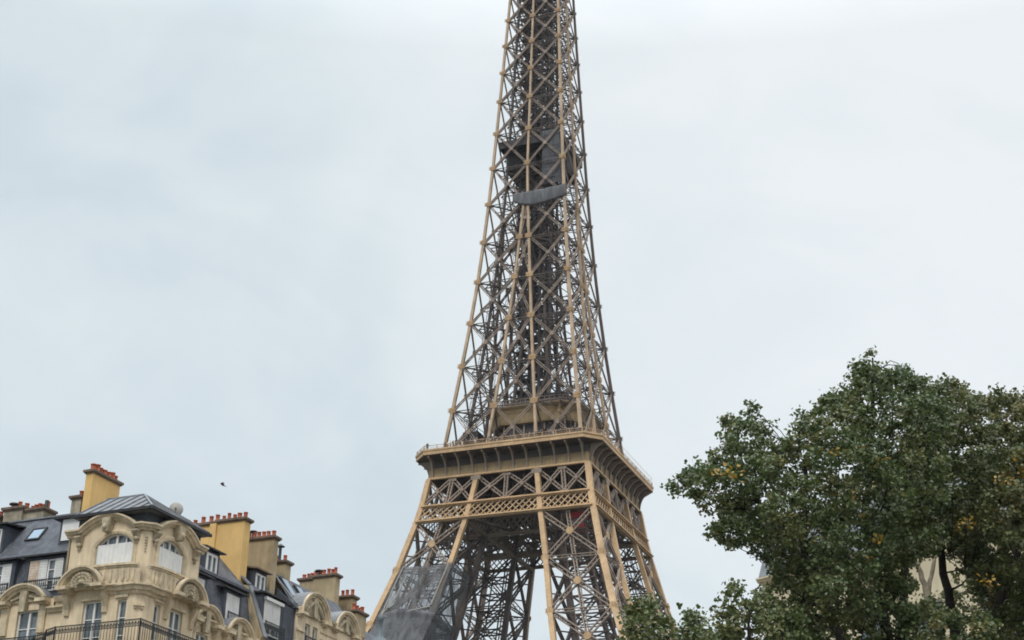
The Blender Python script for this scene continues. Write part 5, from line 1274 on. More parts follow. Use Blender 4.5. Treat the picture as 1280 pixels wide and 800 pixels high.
# ------------------------------------------------------------------ trees
CLUMPS = {
'main': [(864,3158,1404,43),(853,3121,1221,42),(493,3102,1223,46),(617,3125,922,49),(658,3091,1358,34),(767,2998,1357,43),(640,3087,958,49),(753,3162,1525,28),(694,3053,1105,49),(758,3035,1303,56),(923,3127,937,39),(716,3167,1437,42),(669,2953,1221,42),(617,3045,1138,41),(545,3094,1124,51),(618,2937,969,54),(412,3074,1229,54),(460,3118,1284,38),(581,3122,917,34),(774,3178,1069,51),(533,3034,1232,38),(703,3029,1180,48),(599,2981,1066,48),(378,3203,1278,25),(508,3169,1384,36),(731,3064,1389,49),(830,3133,901,31),(876,3168,1345,52),(550,3016,1133,38),(536,3070,1204,35),(707,3074,1317,36),(834,3182,1507,40),(504,3144,1175,53),(834,3084,1257,51),(786,3049,1211,43),(780,3131,986,35),(670,3171,1435,20),(725,3065,1154,43),(474,3197,1211,36),(819,3109,1330,39),(680,3072,982,40),(787,3143,1108,44),(586,3087,1056,54),(677,3135,916,34),(605,3071,1014,51),(720,2981,1212,47),(828,3139,1202,43),(566,3127,968,53),(663,3018,1055,49),(540,3208,1367,33),(567,3109,1098,40),(705,3049,999,52),(574,3003,1209,53),(741,3052,1108,53),(476,3146,1361,34),(607,3102,951,40),(622,3080,1325,42),(612,3053,975,34),(562,3132,1024,35),(819,3130,1141,55),(454,3117,1134,44),(507,3117,1278,48),(623,3045,1266,48),(811,3066,1348,38),(711,3163,921,37),(572,3027,1112,39),(633,2970,1081,49),(781,3189,1506,40),(564,3184,1330,37),(518,3046,1164,33),(652,3081,1225,58),(656,3021,1302,36),(816,3215,1522,26),(806,3162,974,35),(667,3028,1157,52),(773,3146,930,59),(815,3103,1296,36),(856,3170,1123,23),(590,3159,1330,40),(740,2994,1178,37),(829,3096,1405,37),(814,3207,1058,22),(957,3184,984,19),(772,3024,1143,35),(456,3095,1240,41),(531,3201,1111,25),(823,3161,990,22),(811,3177,1096,21),(449,3194,1188,22),(911,3161,1427,22),(746,3149,1495,27),(548,3145,936,37),(561,3145,1071,35),(859,3200,997,21),(686,3134,1399,37),(489,3158,1320,37),(899,3171,1396,34),(666,3189,898,18),(705,2946,1245,34),(453,3137,1318,28),(823,3162,941,43),(643,3184,903,25),(620,3194,1386,31),(885,3187,1492,23),(580,2981,1143,33),(739,3106,1359,44),(867,3150,1145,31),(737,3146,1470,27),(388,3138,1213,29),(892,3163,1267,26),(712,3115,1377,40),(427,3151,1141,24),(694,3202,1458,21),(464,3219,1411,19),(755,2999,1239,37),(719,3035,1063,35),(388,3155,1279,21),(450,3171,1219,21),(847,3096,909,43),(952,3193,905,20),(481,3205,1137,23),(705,3077,960,39),(783,3182,1032,45),(890,3175,1211,22),(687,3142,956,37),(871,3133,1437,38),(542,2930,1143,42),(802,3168,1469,38),(720,3196,906,23),(787,3215,911,23),(535,3212,904,19),(625,3013,1031,37),(652,2993,1253,33),(573,3174,896,21),(431,3169,1307,25),(518,3132,1125,37),(869,3161,973,32),(835,3167,1114,20),(690,3014,1035,33),(875,3306,945,36),(547,3319,1182,40),(605,3261,1066,43),(984,3304,971,31),(580,3259,1160,38),(752,3332,1142,63),(760,3280,1175,43),(793,3267,1511,45),(591,3240,1190,45),(898,3281,1346,59),(794,3223,1369,57),(700,3365,1069,58),(655,3283,1095,46),(612,3323,1357,37),(812,3275,967,38),(860,3283,1268,44),(597,3306,1005,44),(556,3289,1319,43),(593,3282,1247,42),(492,3245,1288,54),(918,3329,1424,39),(762,3350,1447,48),(853,3310,1422,43),(365,3316,1290,20),(948,3285,1478,22),(595,3297,1124,46),(714,3273,1223,60),(447,3250,1299,56),(841,3274,1480,54),(712,3287,1005,35),(804,3231,1246,45),(926,3338,1473,58),(500,3321,1410,33),(942,3331,938,22),(927,3326,1308,36),(768,3309,1486,42),(943,3283,956,52),(641,3291,1445,22),(749,3369,1400,59),(799,3380,1358,65),(648,3312,1351,51),(916,3332,1003,44),(531,3337,1246,46),(869,3329,1594,21),(673,3224,1254,42),(938,3267,1428,23),(686,3357,1408,52),(739,3271,1060,52),(989,3271,1001,21),(679,3325,951,40),(825,3239,1217,43),(606,3301,944,37),(868,3302,1023,24),(630,3283,1173,49),(666,3335,1156,42),(574,3333,1022,27),(801,3293,1067,48),(586,3317,1090,31),(483,3314,1379,34),(729,3278,938,38),(838,3292,1129,24),(864,3358,1334,42),(894,3287,1168,32),(929,3324,1264,28),(526,3300,1373,39),(811,3329,1175,42),(702,3382,1217,46),(380,3304,1310,20),(857,3287,984,48),(697,3304,980,36),(823,3292,1026,36),(471,3294,1240,20),(605,3342,1051,46),(869,3280,1455,41),(700,3278,1310,44),(798,3305,1575,39),(890,3293,1236,48),(580,3307,966,39),(539,3277,1140,20),(642,3361,1058,39),(604,3362,1316,51),(655,3345,981,36),(633,3224,1197,34),(764,3217,1211,36),(488,3327,1460,25),(540,3297,1422,32),(466,3291,1221,24),(858,3311,1213,37),(834,3283,1081,22),(923,3341,1529,43),(556,3322,952,19),(492,3275,1169,34),(621,3239,1274,40),(785,3247,1104,52),(485,3265,1252,40),(720,3284,1493,24),(464,3300,1179,30),(569,3330,1222,48),(416,3317,1288,36),(562,3303,1368,39),(772,3380,1293,40),(944,3316,1340,21),(684,3215,1091,39),(644,3306,1006,38),(703,3307,1424,37),(751,3277,991,52),(910,3295,1198,30),(840,3353,1369,50),(639,3248,1249,36),(639,3287,1402,40),(543,3330,1294,57),(847,3296,1557,28),(802,3266,1195,43),(412,3322,1321,37),(802,3284,925,22),(847,3239,1340,36),(462,3278,1254,20),(718,3253,1449,52),(822,3319,1450,45),(559,3274,1117,24),(978,3324,1017,25),(938,3295,1380,25),(706,3242,1165,39),(448,3273,1195,21),(534,3305,1471,20),(676,3272,1462,24),(746,3284,1506,25),(432,3334,1271,22),(731,3266,1292,45),(485,3295,1426,26),(769,3284,1534,25),(451,3273,1347,26),(895,3327,1022,29),(873,3284,1149,19),(564,3267,1058,20),(666,3286,1433,40),(443,3309,1191,20),(883,3330,1570,36),(683,3323,1248,40),(863,3262,1512,36),(935,3309,1015,27),(606,3281,1379,35),(612,3268,916,19),(513,3516,1417,55),(800,3649,1216,54),(870,3469,1230,57),(791,3553,1537,52),(818,3467,1552,61),(664,3477,1443,53),(614,3419,1135,36),(764,3534,1090,51),(624,3490,1199,39),(576,3448,1272,60),(681,3544,1310,57),(827,3618,1438,69),(796,3514,1111,44),(887,3453,1050,41),(664,3441,999,55),(951,3400,1289,27),(554,3574,1416,43),(930,3598,1366,70),(937,3508,1452,46),(697,3522,1354,57),(512,3461,1259,47),(650,3441,1163,57),(435,3439,1325,44),(783,3617,1404,65),(593,3529,1402,45),(646,3494,1084,63),(597,3431,1048,34),(492,3393,1290,30),(745,3397,1526,36),(608,3440,997,44),(813,3564,1303,45),(963,3399,1476,37),(817,3529,1469,67),(886,3409,971,40),(856,3560,1294,38),(900,3562,1462,58),(762,3602,1299,63),(798,3406,1578,29),(1004,3510,1019,47),(763,3431,956,21),(921,3568,1303,56),(958,3406,956,24),(725,3553,1057,38),(475,3413,1212,27),(834,3535,1061,67),(687,3512,1135,58),(756,3560,1241,49),(914,3654,1428,57),(723,3557,1212,50),(933,3494,1254,53),(642,3567,1310,45),(893,3543,1530,63),(721,3503,1424,44),(563,3426,1480,27),(395,3390,1339,25),(701,3409,950,22),(711,3428,1529,22),(943,3410,1350,47),(591,3453,1447,35),(702,3562,1248,39),(796,3556,1247,41),(965,3431,1414,36),(779,3644,1167,63),(950,3404,1574,29),(666,3515,1399,54),(817,3402,1608,37),(778,3431,1558,33),(787,3538,1044,60),(500,3447,1493,25),(950,3440,1236,30),(1004,3408,1038,26),(880,3474,1588,68),(929,3467,1562,41),(866,3463,998,41),(829,3484,991,44),(1026,3469,1000,37),(917,3475,1393,40),(828,3559,1162,58),(714,3508,1007,42),(523,3467,1482,36),(514,3426,1214,34),(958,3439,1035,42),(618,3435,954,22),(852,3567,1355,55),(949,3541,1518,51),(475,3446,1415,24),(615,3494,1231,41),(839,3591,1546,40),(547,3436,1418,46),(986,3449,1566,25),(630,3534,1420,45),(572,3388,1449,25),(944,3498,1027,49),(651,3389,1466,24),(864,3461,1173,43),(843,3469,1114,42),(467,3436,1240,22),(736,3636,1125,45),(703,3473,1479,56),(560,3387,1178,25),(555,3387,1486,20),(1028,3415,1010,22),(543,3463,1314,65),(767,3519,1312,41),(602,3456,1111,27),(471,3442,1357,42),(997,3443,1054,21),(827,3484,1212,53),(616,3504,1341,50),(511,3454,1443,33),(884,3441,1616,31),(551,3418,1217,41),(435,3400,1355,41),(843,3439,958,20),(1039,3437,1048,21),(849,3437,1076,44),(662,3539,1243,42),(917,3415,1612,25),(379,3425,1324,21),(854,3529,1433,42),(635,3383,945,23),(910,3404,1051,21),(941,3458,1216,30),(751,3487,1453,59),(958,3427,1251,21),(855,3439,1614,36),(644,3484,1032,36),(930,3405,1593,27),(910,3432,1198,25),(789,3483,1069,37),(865,3430,1112,29),(614,3408,1414,41),(483,3389,1265,22)],
'right': [(1291,3471,1332,59),(1193,3461,1470,62),(1167,3374,1075,37),(963,3496,1497,46),(1167,3414,1247,57),(990,3441,1521,69),(1078,3323,1279,47),(1069,3451,1317,64),(1329,3568,1101,46),(1321,3522,1157,41),(1355,3516,1309,58),(1096,3461,1374,68),(1428,3563,1397,39),(1375,3565,1481,47),(1147,3517,1010,51),(1241,3468,1511,69),(1192,3499,1013,48),(1136,3328,1375,45),(985,3613,1608,31),(1427,3587,1552,29),(1021,3426,1367,53),(1179,3548,1549,56),(1043,3415,1415,42),(939,3579,1455,25),(1266,3426,1164,40),(1266,3601,1628,34),(1178,3409,1043,57),(1055,3493,1487,62),(1103,3529,1214,40),(1106,3556,1591,42),(936,3552,1398,39),(1125,3505,1137,38),(976,3522,1398,62),(982,3372,1302,48),(1382,3552,1373,46),(1133,3571,1101,53),(1135,3330,1266,58),(1364,3550,1173,34),(1091,3576,1139,33),(1164,3538,1066,64),(981,3541,1312,64),(1220,3455,1031,38),(951,3562,1471,37),(1263,3493,1224,46),(1242,3386,1235,46),(1301,3576,1024,46),(1215,3447,1321,46),(1294,3449,1215,67),(1215,3593,1620,37),(1361,3516,1529,41),(1177,3332,1213,45),(1091,3486,1244,40),(1378,3548,1437,57),(1305,3558,1139,47),(1256,3529,1114,41),(1279,3497,1453,65),(1198,3447,1369,48),(966,3560,1268,44),(1046,3513,1298,49),(1145,3383,1158,38),(993,3485,1445,41),(1309,3579,1073,40),(1201,3413,1142,52),(1313,3500,1497,43),(1067,3533,1169,37),(1061,3513,1537,40),(1095,3351,1170,51),(1127,3475,1159,39),(1110,3548,1180,58),(1106,3582,1091,30),(1239,3415,1369,50),(1074,3561,1234,57),(1025,3555,1620,45),(1174,3435,1135,40),(985,3541,1359,40),(1106,3366,1348,38),(999,3608,1644,24),(1337,3544,1589,41),(1090,3329,1227,63),(1376,3549,1204,34),(1095,3463,1494,51),(1425,3563,1520,25),(947,3528,1352,41),(940,3566,1314,28),(1335,3602,1054,30),(1063,3589,1654,28),(1407,3579,1279,37),(1113,3582,1051,27),(1026,3491,1428,40),(1263,3524,1581,43),(968,3567,1552,35),(1154,3482,1108,66),(976,3543,1449,47),(1133,3552,991,23),(1409,3554,1565,24),(1453,3616,1492,25),(1247,3598,1003,23),(1201,3370,1267,38),(1417,3556,1351,41),(1170,3317,1362,48),(1114,3373,1405,59),(1312,3565,1612,46),(1189,3425,1203,46),(1062,3429,1258,45),(1176,3597,1626,24),(1420,3571,1497,37),(1338,3570,1631,23),(1213,3519,1553,54),(1393,3592,1251,46),(1153,3592,1612,32),(1370,3578,1142,24),(1136,3381,1319,44),(1004,3502,1492,51),(1354,3611,1079,24),(1068,3593,1203,28),(939,3581,1350,27),(1320,3474,1369,45),(1461,3614,1439,23),(945,3596,1298,22),(1083,3598,1632,38),(1303,3495,1423,40),(1359,3574,1117,23),(1120,3321,1174,38),(1051,3586,1261,38),(1111,3500,1466,41),(1296,3630,1165,68),(1194,3744,1137,65),(1090,3676,1237,31),(1407,3775,1534,55),(1175,3726,1364,65),(1308,3739,1485,44),(1408,3698,1210,47),(1210,3669,1660,26),(1092,3687,1581,63),(1494,3740,1481,43),(1070,3658,1460,72),(1366,3651,1608,58),(1026,3666,1640,51),(1422,3679,1596,59),(1311,3779,1441,48),(1289,3769,1312,61),(1139,3668,1069,27),(1388,3712,1092,22),(1277,3734,1386,49),(1229,3679,1398,56),(1432,3704,1318,42),(1386,3743,1188,43),(1367,3774,1445,74),(1080,3673,1346,41),(1445,3703,1528,42),(981,3710,1494,36),(1007,3675,1317,47),(1292,3671,1323,47),(1132,3701,1236,43),(1409,3691,1384,48),(977,3690,1320,29),(1335,3719,1631,54),(1256,3724,1127,65),(1294,3660,1236,54),(1272,3634,1501,42),(1285,3720,1200,52),(1177,3723,1065,44),(965,3705,1448,28),(1329,3760,1145,51),(1135,3721,1442,66),(1294,3678,1068,60),(1007,3698,1574,46),(1256,3733,1478,61),(1183,3760,1287,58),(1088,3675,1303,56),(1114,3633,1491,63),(1009,3669,1508,58),(1134,3677,1664,27),(1346,3658,1271,54),(1305,3760,1613,58),(1178,3748,1212,64),(1226,3699,1071,53),(1249,3761,1328,43),(1308,3681,1367,50),(1164,3715,1649,48),(1252,3672,1651,37),(985,3664,1365,50),(1426,3668,1414,53),(1079,3662,1646,60),(1455,3711,1298,35),(1362,3716,1066,41),(1203,3733,1413,45),(1253,3712,1561,49),(1215,3633,1496,41),(1201,3660,1600,51),(1164,3632,1535,64),(1066,3693,1403,62),(1249,3777,1377,42),(1439,3740,1494,56),(1187,3733,1453,45),(996,3675,1423,58),(1425,3732,1288,48),(1343,3730,1681,40),(1359,3758,1596,75),(1350,3715,1036,30),(1471,3708,1340,32),(986,3666,1595,26),(1122,3651,1300,49),(1147,3673,1589,51),(1342,3704,1320,47),(1458,3721,1276,27),(1487,3688,1390,26),(1363,3677,1121,51),(1396,3696,1566,49),(1045,3659,1316,53),(1413,3685,1653,25),(1398,3704,1671,30),(1332,3663,1139,46),(1401,3682,1146,23),(1108,3706,1700,25),(1205,3653,1166,41),(1292,3744,1166,43),(1206,3683,1243,56),(1081,3684,1268,30),(1179,3654,1477,56),(1264,3758,1245,42),(1363,3770,1508,47),(1480,3699,1534,30),(1001,3687,1629,30),(1122,3693,1177,31),(1461,3687,1608,32),(1388,3717,1248,50),(1403,3688,1343,55),(1260,3714,1048,44),(1117,3634,1368,49),(1351,3675,1362,48),(1045,3634,1518,42),(1463,3726,1384,61),(1108,3729,1549,47),(1152,3722,1148,39),(1185,3710,1027,24),(1339,3694,1094,51),(1393,3698,1429,56),(1067,3743,1626,46),(1282,3665,1632,48),(986,3709,1300,29),(971,3677,1522,25),(1201,3718,1670,26),(1098,3673,1202,26),(1214,3735,1217,41),(1056,3672,1284,25),(1486,3724,1579,30),(1315,3718,1684,27),(1192,3713,1319,47),(1012,3687,1470,43),(1260,3721,1626,45),(1426,3683,1553,44),(1424,3717,1180,24),(1427,4063,1581,74),(1105,3806,1337,41),(1289,3931,1228,76),(1451,3958,1635,73),(1183,3962,1653,53),(1211,3990,1454,53),(1002,3819,1407,27),(1034,3806,1686,29),(1237,3884,1643,70),(1361,4034,1365,49),(1422,3896,1336,56),(1242,3941,1502,71),(1513,3896,1588,69),(1459,3965,1453,76),(1365,3962,1295,66),(1486,3841,1500,54),(1455,3887,1721,56),(1335,4045,1440,64),(1310,4005,1646,63),(1174,3864,1249,42),(1059,3887,1593,47),(1242,3913,1379,70),(1348,3918,1592,68),(1472,3855,1343,65),(1512,3924,1426,47),(1146,3973,1512,64),(1451,4020,1699,46),(1283,3917,1131,51),(1170,3804,1198,43),(1228,3876,1280,51),(1375,3953,1397,67),(1072,3828,1377,55),(1126,3867,1663,69),(1127,3853,1722,69),(1487,3840,1249,23),(1526,3805,1597,24),(1477,3847,1618,54),(1406,3856,1238,51),(1307,4040,1605,65),(1252,3795,1708,30),(1362,3941,1452,77),(1342,4063,1542,47),(1485,3899,1680,44),(1478,3890,1264,53),(1213,3850,1697,48),(1096,3906,1570,52),(1337,3907,1196,65),(1320,3924,1649,52),(1443,3863,1157,37),(1270,3902,1311,47),(1193,3937,1540,67),(1322,3838,1101,42),(1342,3842,1702,56),(1371,3790,1716,32),(1498,3784,1654,28),(1402,3889,1109,44),(1076,3843,1728,43),(1479,3863,1453,50),(1197,3915,1695,59),(1423,3963,1224,47),(1093,3891,1635,43),(1233,3818,1052,24),(1184,3830,1293,46),(1041,3844,1656,36),(1049,3869,1428,58),(1502,3812,1361,39),(1294,3837,1710,48),(1476,4051,1565,48),(1262,3960,1459,57),(1535,3844,1584,35),(1302,3815,1065,38),(1254,4074,1649,66),(1226,3872,1097,46),(1417,3962,1180,51),(1197,3848,1116,31),(1436,3866,1205,52),(1012,3815,1577,30),(1537,3845,1494,44),(995,3795,1486,36),(1168,3829,1329,51),(1461,3902,1546,68),(1139,3840,1300,37),(1201,4018,1511,55),(1502,3826,1329,32),(1134,3969,1631,46),(1029,3856,1541,48),(1545,3822,1436,24),(1508,3808,1519,55),(1308,3948,1187,43),(1514,3846,1433,62),(1469,3808,1273,42),(1318,3969,1470,45),(1367,3886,1632,46),(1463,3899,1317,50),(1480,3953,1512,55),(1552,3840,1517,26),(1193,3836,1168,44),(1051,3864,1485,46),(1021,3804,1357,44),(1406,3878,1684,49),(1434,4020,1522,49),(1331,3843,1060,25),(1414,3984,1290,49),(1376,3811,1055,27),(1338,3975,1166,47),(1121,3875,1425,61),(1305,3925,1691,55),(1314,3986,1300,52),(1119,3841,1315,24),(1167,3794,1713,28),(1444,3892,1671,52),(1142,4001,1567,55),(1088,3895,1685,45),(1515,3793,1633,24),(1479,3999,1411,54),(1156,3959,1595,53),(1043,3834,1337,31),(1339,3786,1715,26),(1402,3789,1089,29),(1421,3884,1285,44),(1330,3986,1384,44),(1402,3942,1360,46),(1458,3848,1185,29),(1143,3827,1752,25),(998,3792,1424,33),(1227,3845,1135,53),(1417,3831,1733,38),(1154,3861,1278,35),(1328,3962,1554,50)],
'low_left': [(303,2660,817,30),(208,2659,791,23),(220,2659,842,20),(231,2634,798,46),(329,2640,806,19),(265,2627,792,38),(218,2662,768,26),(309,2646,761,20),(316,2627,784,35),(310,2664,841,16),(235,2652,762,21),(251,2638,836,20),(289,2633,766,28),(329,2642,763,22),(209,2639,815,19),(267,2654,831,15),(229,2657,854,19),(246,2665,858,17),(253,2666,765,21),(340,2663,792,15),(269,2644,756,16),(199,2648,759,20),(324,2668,838,17),(340,2746,810,27),(224,2769,835,28),(264,2768,822,50),(299,2763,825,38),(236,2752,791,28),(281,2764,792,27),(230,2758,864,25),(334,2737,780,19),(303,2754,784,20),(204,2744,778,18),(330,2755,842,31),(275,2737,851,16),(314,2736,861,17),(350,2736,791,17),(253,2737,780,20),(210,2746,813,19),(253,2752,875,22),(349,2738,777,16),(216,2735,846,17),(331,2750,860,16),(320,2740,780,18),(219,2738,776,17),(237,2742,879,19),(347,2758,831,18),(247,2765,853,29),(266,2750,863,18),(321,2781,812,30)],
'low_mid': [(410,2944,924,30),(471,2921,838,36),(507,2928,890,31),(518,2936,852,40),(437,2920,847,45),(430,2938,957,21),(536,2959,913,20),(401,2929,866,36),(457,2914,923,42),(462,2915,873,46),(546,2936,878,17),(395,2932,825,21),(497,2946,938,31),(423,2920,890,49),(532,2952,831,20),(509,2938,826,19),(414,2935,824,19),(484,2920,906,34),(523,2954,934,21),(380,2950,828,17),(465,2950,826,17),(548,2952,859,17),(450,2959,830,19),(492,2925,863,32),(545,2945,838,17),(495,2957,834,23),(429,2935,826,20),(382,2957,843,17),(485,2961,958,18),(509,3047,961,36),(411,3051,848,19),(521,3050,859,28),(449,3089,879,42),(531,3077,926,51),(555,3065,853,18),(454,3044,983,28),(425,3083,924,38),(546,3046,953,18),(456,3095,926,36),(441,3070,949,35),(492,3091,891,42),(547,3071,891,42),(462,3042,850,21),(481,3113,957,48),(534,3042,848,18),(414,3047,944,23),(485,3062,852,18),(564,3053,874,20),(501,3057,858,25),(398,3060,855,21),(401,3062,906,18),(433,3065,852,19),(503,3046,981,18),(434,3046,985,18),(557,3064,941,18),(564,3057,906,22),(417,3060,890,36)],
}
EXTRA = {'main':[(674,3020,1172,32),(709,3020,1067,29),(744,3040,1256,23),(430,3040,1233,23),(665,3040,1288,20),(552,3040,1135,19)],'right':[(998,3340,1238,25),(1104,3340,1332,41),(1126,3340,1369,26),(1037,3340,1114,22)]}
CLUMPS["behind"] = [(1130,4490,1666,73),(1099,4394,1507,56),(1405,4367,1711,71),(1339,4335,1177,76),(1338,4250,1556,89),(1233,4518,1625,73),(1212,4259,1264,78),(1263,4448,1751,87),(1194,4467,1336,59),(1438,4455,1390,83),(1266,4514,1338,54),(1446,4394,1539,56),(1421,4511,1642,61),(1326,4434,1545,58),(1143,4476,1334,73),(1531,4505,1699,57),(1494,4432,1406,89),(1350,4266,1259,65),(1088,4314,1635,84),(1122,4398,1596,84),(1449,4314,1322,72),(1424,4454,1783,65),(1327,4451,1379,71),(1326,4399,1665,55)]

PER = 38
def crown_mesh(name, clumps, per, size, m, parent, seed, sub=6):
    g = np.random.default_rng(seed)
    C0 = []; 
    for x, y, z, r in clumps:
        c = np.array([x, y, z]) / 100.0; r = r / 100.0
        # each clump is a handful of twig-end sprays; gaps stay open between them
        k = max(2, int(sub * (r / .5) ** 1.5)); d = g.normal(size=(k, 3)); d /= np.linalg.norm(d, axis=1)[:, None]
        sc = c + d * r * g.uniform(.1, 1.08, (k, 1)) * np.array([1, 1, .85])
        for q in sc:
            n = int(per * g.uniform(.6, 1.5)); sp_ = g.uniform(.06, .115)
            ax = g.normal(size=3) + np.array([0, 0, -.5]); ax /= np.linalg.norm(ax)
            C0.append(q + np.clip(g.normal(size=(n, 3)), -1.7, 1.7) * sp_ * np.array([1, 1, .75]) + ax * g.uniform(-1.5, 1.5, (n, 1)) * sp_)
    P = np.concatenate(C0); n = len(P)
    s = size * g.uniform(.65, 1.25, n)
    # leaf frame: normals lean up and outwards, tips hang
    nr = g.normal(size=(n, 3)) * .8 + np.array([0, -.45, .6]); nr /= np.linalg.norm(nr, axis=1)[:, None]
    t = g.normal(size=(n, 3)) + np.array([0, 0, -.5]); t -= nr * (t * nr).sum(1)[:, None]; t /= np.linalg.norm(t, axis=1)[:, None]
    bt = np.cross(nr, t)
    v = np.empty((n, 6, 3))
    L = s[:, None]; W = (s * .46)[:, None]
    v[:, 0] = P - t * L * .5
    v[:, 1] = P - t * L * .1 + bt * W + nr * L * .12
    v[:, 2] = P + t * L * .28 + bt * W * .62 + nr * L * .07
    v[:, 3] = P + t * L * .55 - nr * L * .06
    v[:, 4] = P + t * L * .28 - bt * W * .62 + nr * L * .07
    v[:, 5] = P - t * L * .1 - bt * W + nr * L * .12
    me = bpy.data.meshes.new(name)
    me.vertices.add(n * 6); me.vertices.foreach_set('co', v.reshape(-1))
    base = (np.arange(n) * 6)[:, None]
    f = np.concatenate([base + np.array([[0, 1, 2, 3]]), base + np.array([[0, 3, 4, 5]])], 1).reshape(-1)
    me.loops.add(len(f)); me.loops.foreach_set('vertex_index', f.astype(np.int32))
    me.polygons.add(n * 2); me.polygons.foreach_set('loop_start', (np.arange(n * 2) * 4).astype(np.int32))
    me.update(calc_edges=True); me.validate()
    me.materials.append(m)
    o = bpy.data.objects.new(name, me); COL.objects.link(o); o.parent = parent
    return o
def limb(b, p, q, r0, r1, g, n=6, sag=.06):
    p = Vector(p); q = Vector(q); L = (q - p).length
    pts = []; rr = []
    o1 = Vector(g.normal(size=3)) * L * sag; o2 = Vector(g.normal(size=3)) * L * sag
    for i in range(n + 1):
        f = i / n
        pts.append(p.lerp(q, f) + o1 * math.sin(math.pi * f) + o2 * math.sin(2 * math.pi * f) * .6); rr.append(r0 + (r1 - r0) * f ** .8)
    b.tube(pts, rr, 7, caps=False)
    return pts
def tree(name, label, base, forks, clumps, per, size, m, bark, seed, r0=.22, extra=()):
    """forks: main stems as lists of points from the ground up; every clump gets a twig from the nearest stem point below it"""
    g = np.random.default_rng(seed)
    T = empty(name, base, 0, label=label, cat='tree', group='street trees on the right')
    ofs = Vector(base)
    b = MB(); nodes = []
    for st in forks:
        pts = [Vector(q) - ofs for q, _ in st]; rad = [r for _, r in st]
        # refine
        P2, R2 = [], []
        for i in range(len(pts) - 1):
            for j in range(5):
                f = j / 5; P2.append(pts[i].lerp(pts[i + 1], f) + Vector(g.normal(size=3)) * .025); R2.append(rad[i] + (rad[i + 1] - rad[i]) * f)
        P2.append(pts[-1]); R2.append(rad[-1])
        b.tube(P2, R2, 9, caps=False); nodes += list(zip(P2, R2))
    order = sorted(clumps, key=lambda c: min((Vector((c[0], c[1], c[2])) / 100 - ofs - q).length for q, _ in nodes))
    for x, y, z, r in order:
        c = Vector((x, y, z)) / 100 - ofs
        best = min(nodes, key=lambda nd: (nd[0] - c).length + 1.2 * max(0, nd[0].z - c.z + .15) + (2.0 if nd[1] < .012 else 0))
        d = (best[0] - c).length
        if d < .05: continue
        rs = min(best[1] * .7, .012 + .022 * d)
        pts = limb(b, best[0], c, rs, .008, g, 4, .07)
        for i, q in enumerate(pts[1:]): nodes.append((q, rs + (.008 - rs) * (i + 1) / 4))
        for k in range(3):
            e_ = c + Vector(g.uniform(-1, 1, 3)) * r / 100 * .45
            b.tube([c, (c + e_) / 2 + Vector(g.normal(size=3)) * .03, e_], [.008, .006, .004], 4, caps=False)
    b.build('trunk', M[bark], T, recalc=False)
    cl = [(x - 100 * base[0], y - 100 * base[1], z - 100 * base[2], r) for x, y, z, r in clumps]
    crown_mesh('crown', cl, per, size, M[m], T, seed)
    if extra:
        crown_mesh('turning_leaves', [(x - 100 * base[0], y - 100 * base[1], z, r) for x, y, z, r in extra], 14, size, M['leaf_yellow'], T, seed + 1, 4)
    return T
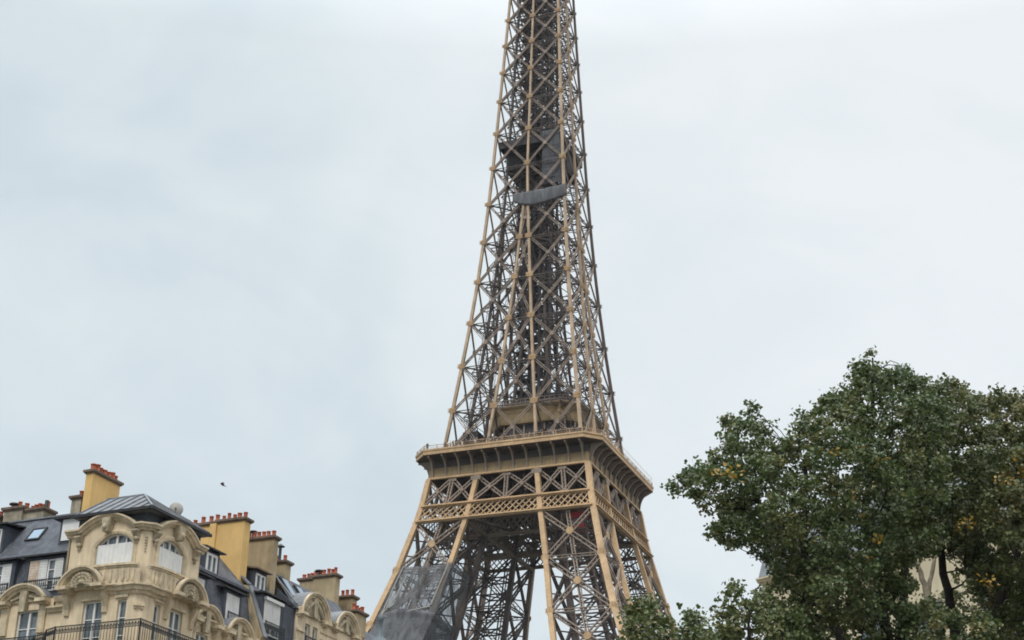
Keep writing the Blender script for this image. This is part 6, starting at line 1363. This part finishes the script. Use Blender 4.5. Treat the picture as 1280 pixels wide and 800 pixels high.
tree('linden_tree', 'tallest tree with a pointed dark green crown and a branch reaching towards the tower', (7.9, 33.0, 0),
     [[((7.9, 33, 0), .26), ((7.9, 33, 3), .2), ((7.95, 33.0, 7.5), .16), ((7.94, 33, 9.6), .13), ((7.85, 33, 10.9), .10), ((7.7, 33, 12.6), .08), ((8.0, 32.9, 14.5), .05), ((8.1, 33, 16.0), .02)],
      [((7.9, 33, 6.5), .13), ((7.2, 32.8, 8.8), .11), ((6.5, 32.6, 10.6), .09), ((5.6, 32.6, 12.0), .06), ((4.9, 32.7, 13.2), .03)],
      [((7.9, 33, 7.2), .12), ((8.3, 33.4, 9.4), .10), ((8.6, 33.6, 11.6), .08), ((8.75, 33.5, 14.0), .04)],
      [((7.2, 32.8, 8.8), .08), ((6.3, 33.2, 11.3), .06), ((6.5, 33.3, 13.6), .03)]],
     CLUMPS['main'], PER, .082, 'leaf', 'bark', 5, extra=EXTRA['main'])
tree('linden_tree', 'broad brownish-green tree at the right edge beyond the tallest tree', (10.6, 37.0, 0),
     [[((10.6, 37, 0), .28), ((10.6, 37, 4), .2), ((10.55, 37, 8.5), .15), ((10.45, 37, 11.0), .12), ((10.3, 37, 13.0), .08), ((10.6, 37, 14.6), .04), ((10.8, 37, 15.6), .02)],
      [((10.55, 37, 8.0), .15), ((11.4, 36.8, 11.0), .11), ((12.4, 36.6, 13.6), .07), ((12.9, 36.7, 15.6), .03)],
      [((10.55, 37, 7.0), .13), ((12.0, 37.4, 9.6), .10), ((13.6, 37.5, 12.0), .06)]],
     CLUMPS['right'], PER, .088, 'leaf_brown', 'bark', 6, extra=EXTRA['right'])
tree('young_tree', 'low rounded treetop below the right corner of the tower', (2.75, 27.0, 0),
     [[((2.75, 27, 0), .13), ((2.75, 27, 4.5), .1), ((2.7, 27, 7.2), .07), ((2.6, 27, 8.4), .02)], [((2.75, 27, 5.5), .07), ((3.1, 27, 7.4), .05), ((3.3, 27, 8.2), .02)]],
     CLUMPS['low_left'], PER, .075, 'leaf_young', 'bark', 7)
tree('young_tree', 'low bushy treetop between the small rounded treetop and the tallest tree', (4.7, 30.0, 0),
     [[((4.7, 30, 0), .15), ((4.7, 30, 5), .11), ((4.7, 30, 8), .07), ((4.6, 30, 9.3), .02)], [((4.7, 30, 6), .08), ((5.2, 30, 8.2), .05), ((5.4, 30, 9.2), .02)]],
     CLUMPS['low_mid'], PER, .08, 'leaf_young', 'bark', 8)
tree('plane_tree', 'pale-barked forked trunk seen through the gap between the dark lindens', (11.75, 44.0, 0),
     [[((11.95, 44, 0), .2), ((11.95, 44, 6), .15), ((11.9, 44, 11.5), .11), ((11.75, 44, 13.8), .085), ((11.5, 44, 14.8), .06), ((11.1, 44, 15.8), .03)],
      [((11.8, 44, 13.5), .07), ((12.1, 44, 14.6), .055), ((12.5, 44, 15.6), .03)]],
     CLUMPS['behind'], PER, .10, 'leaf_brown', 'palebark', 9)
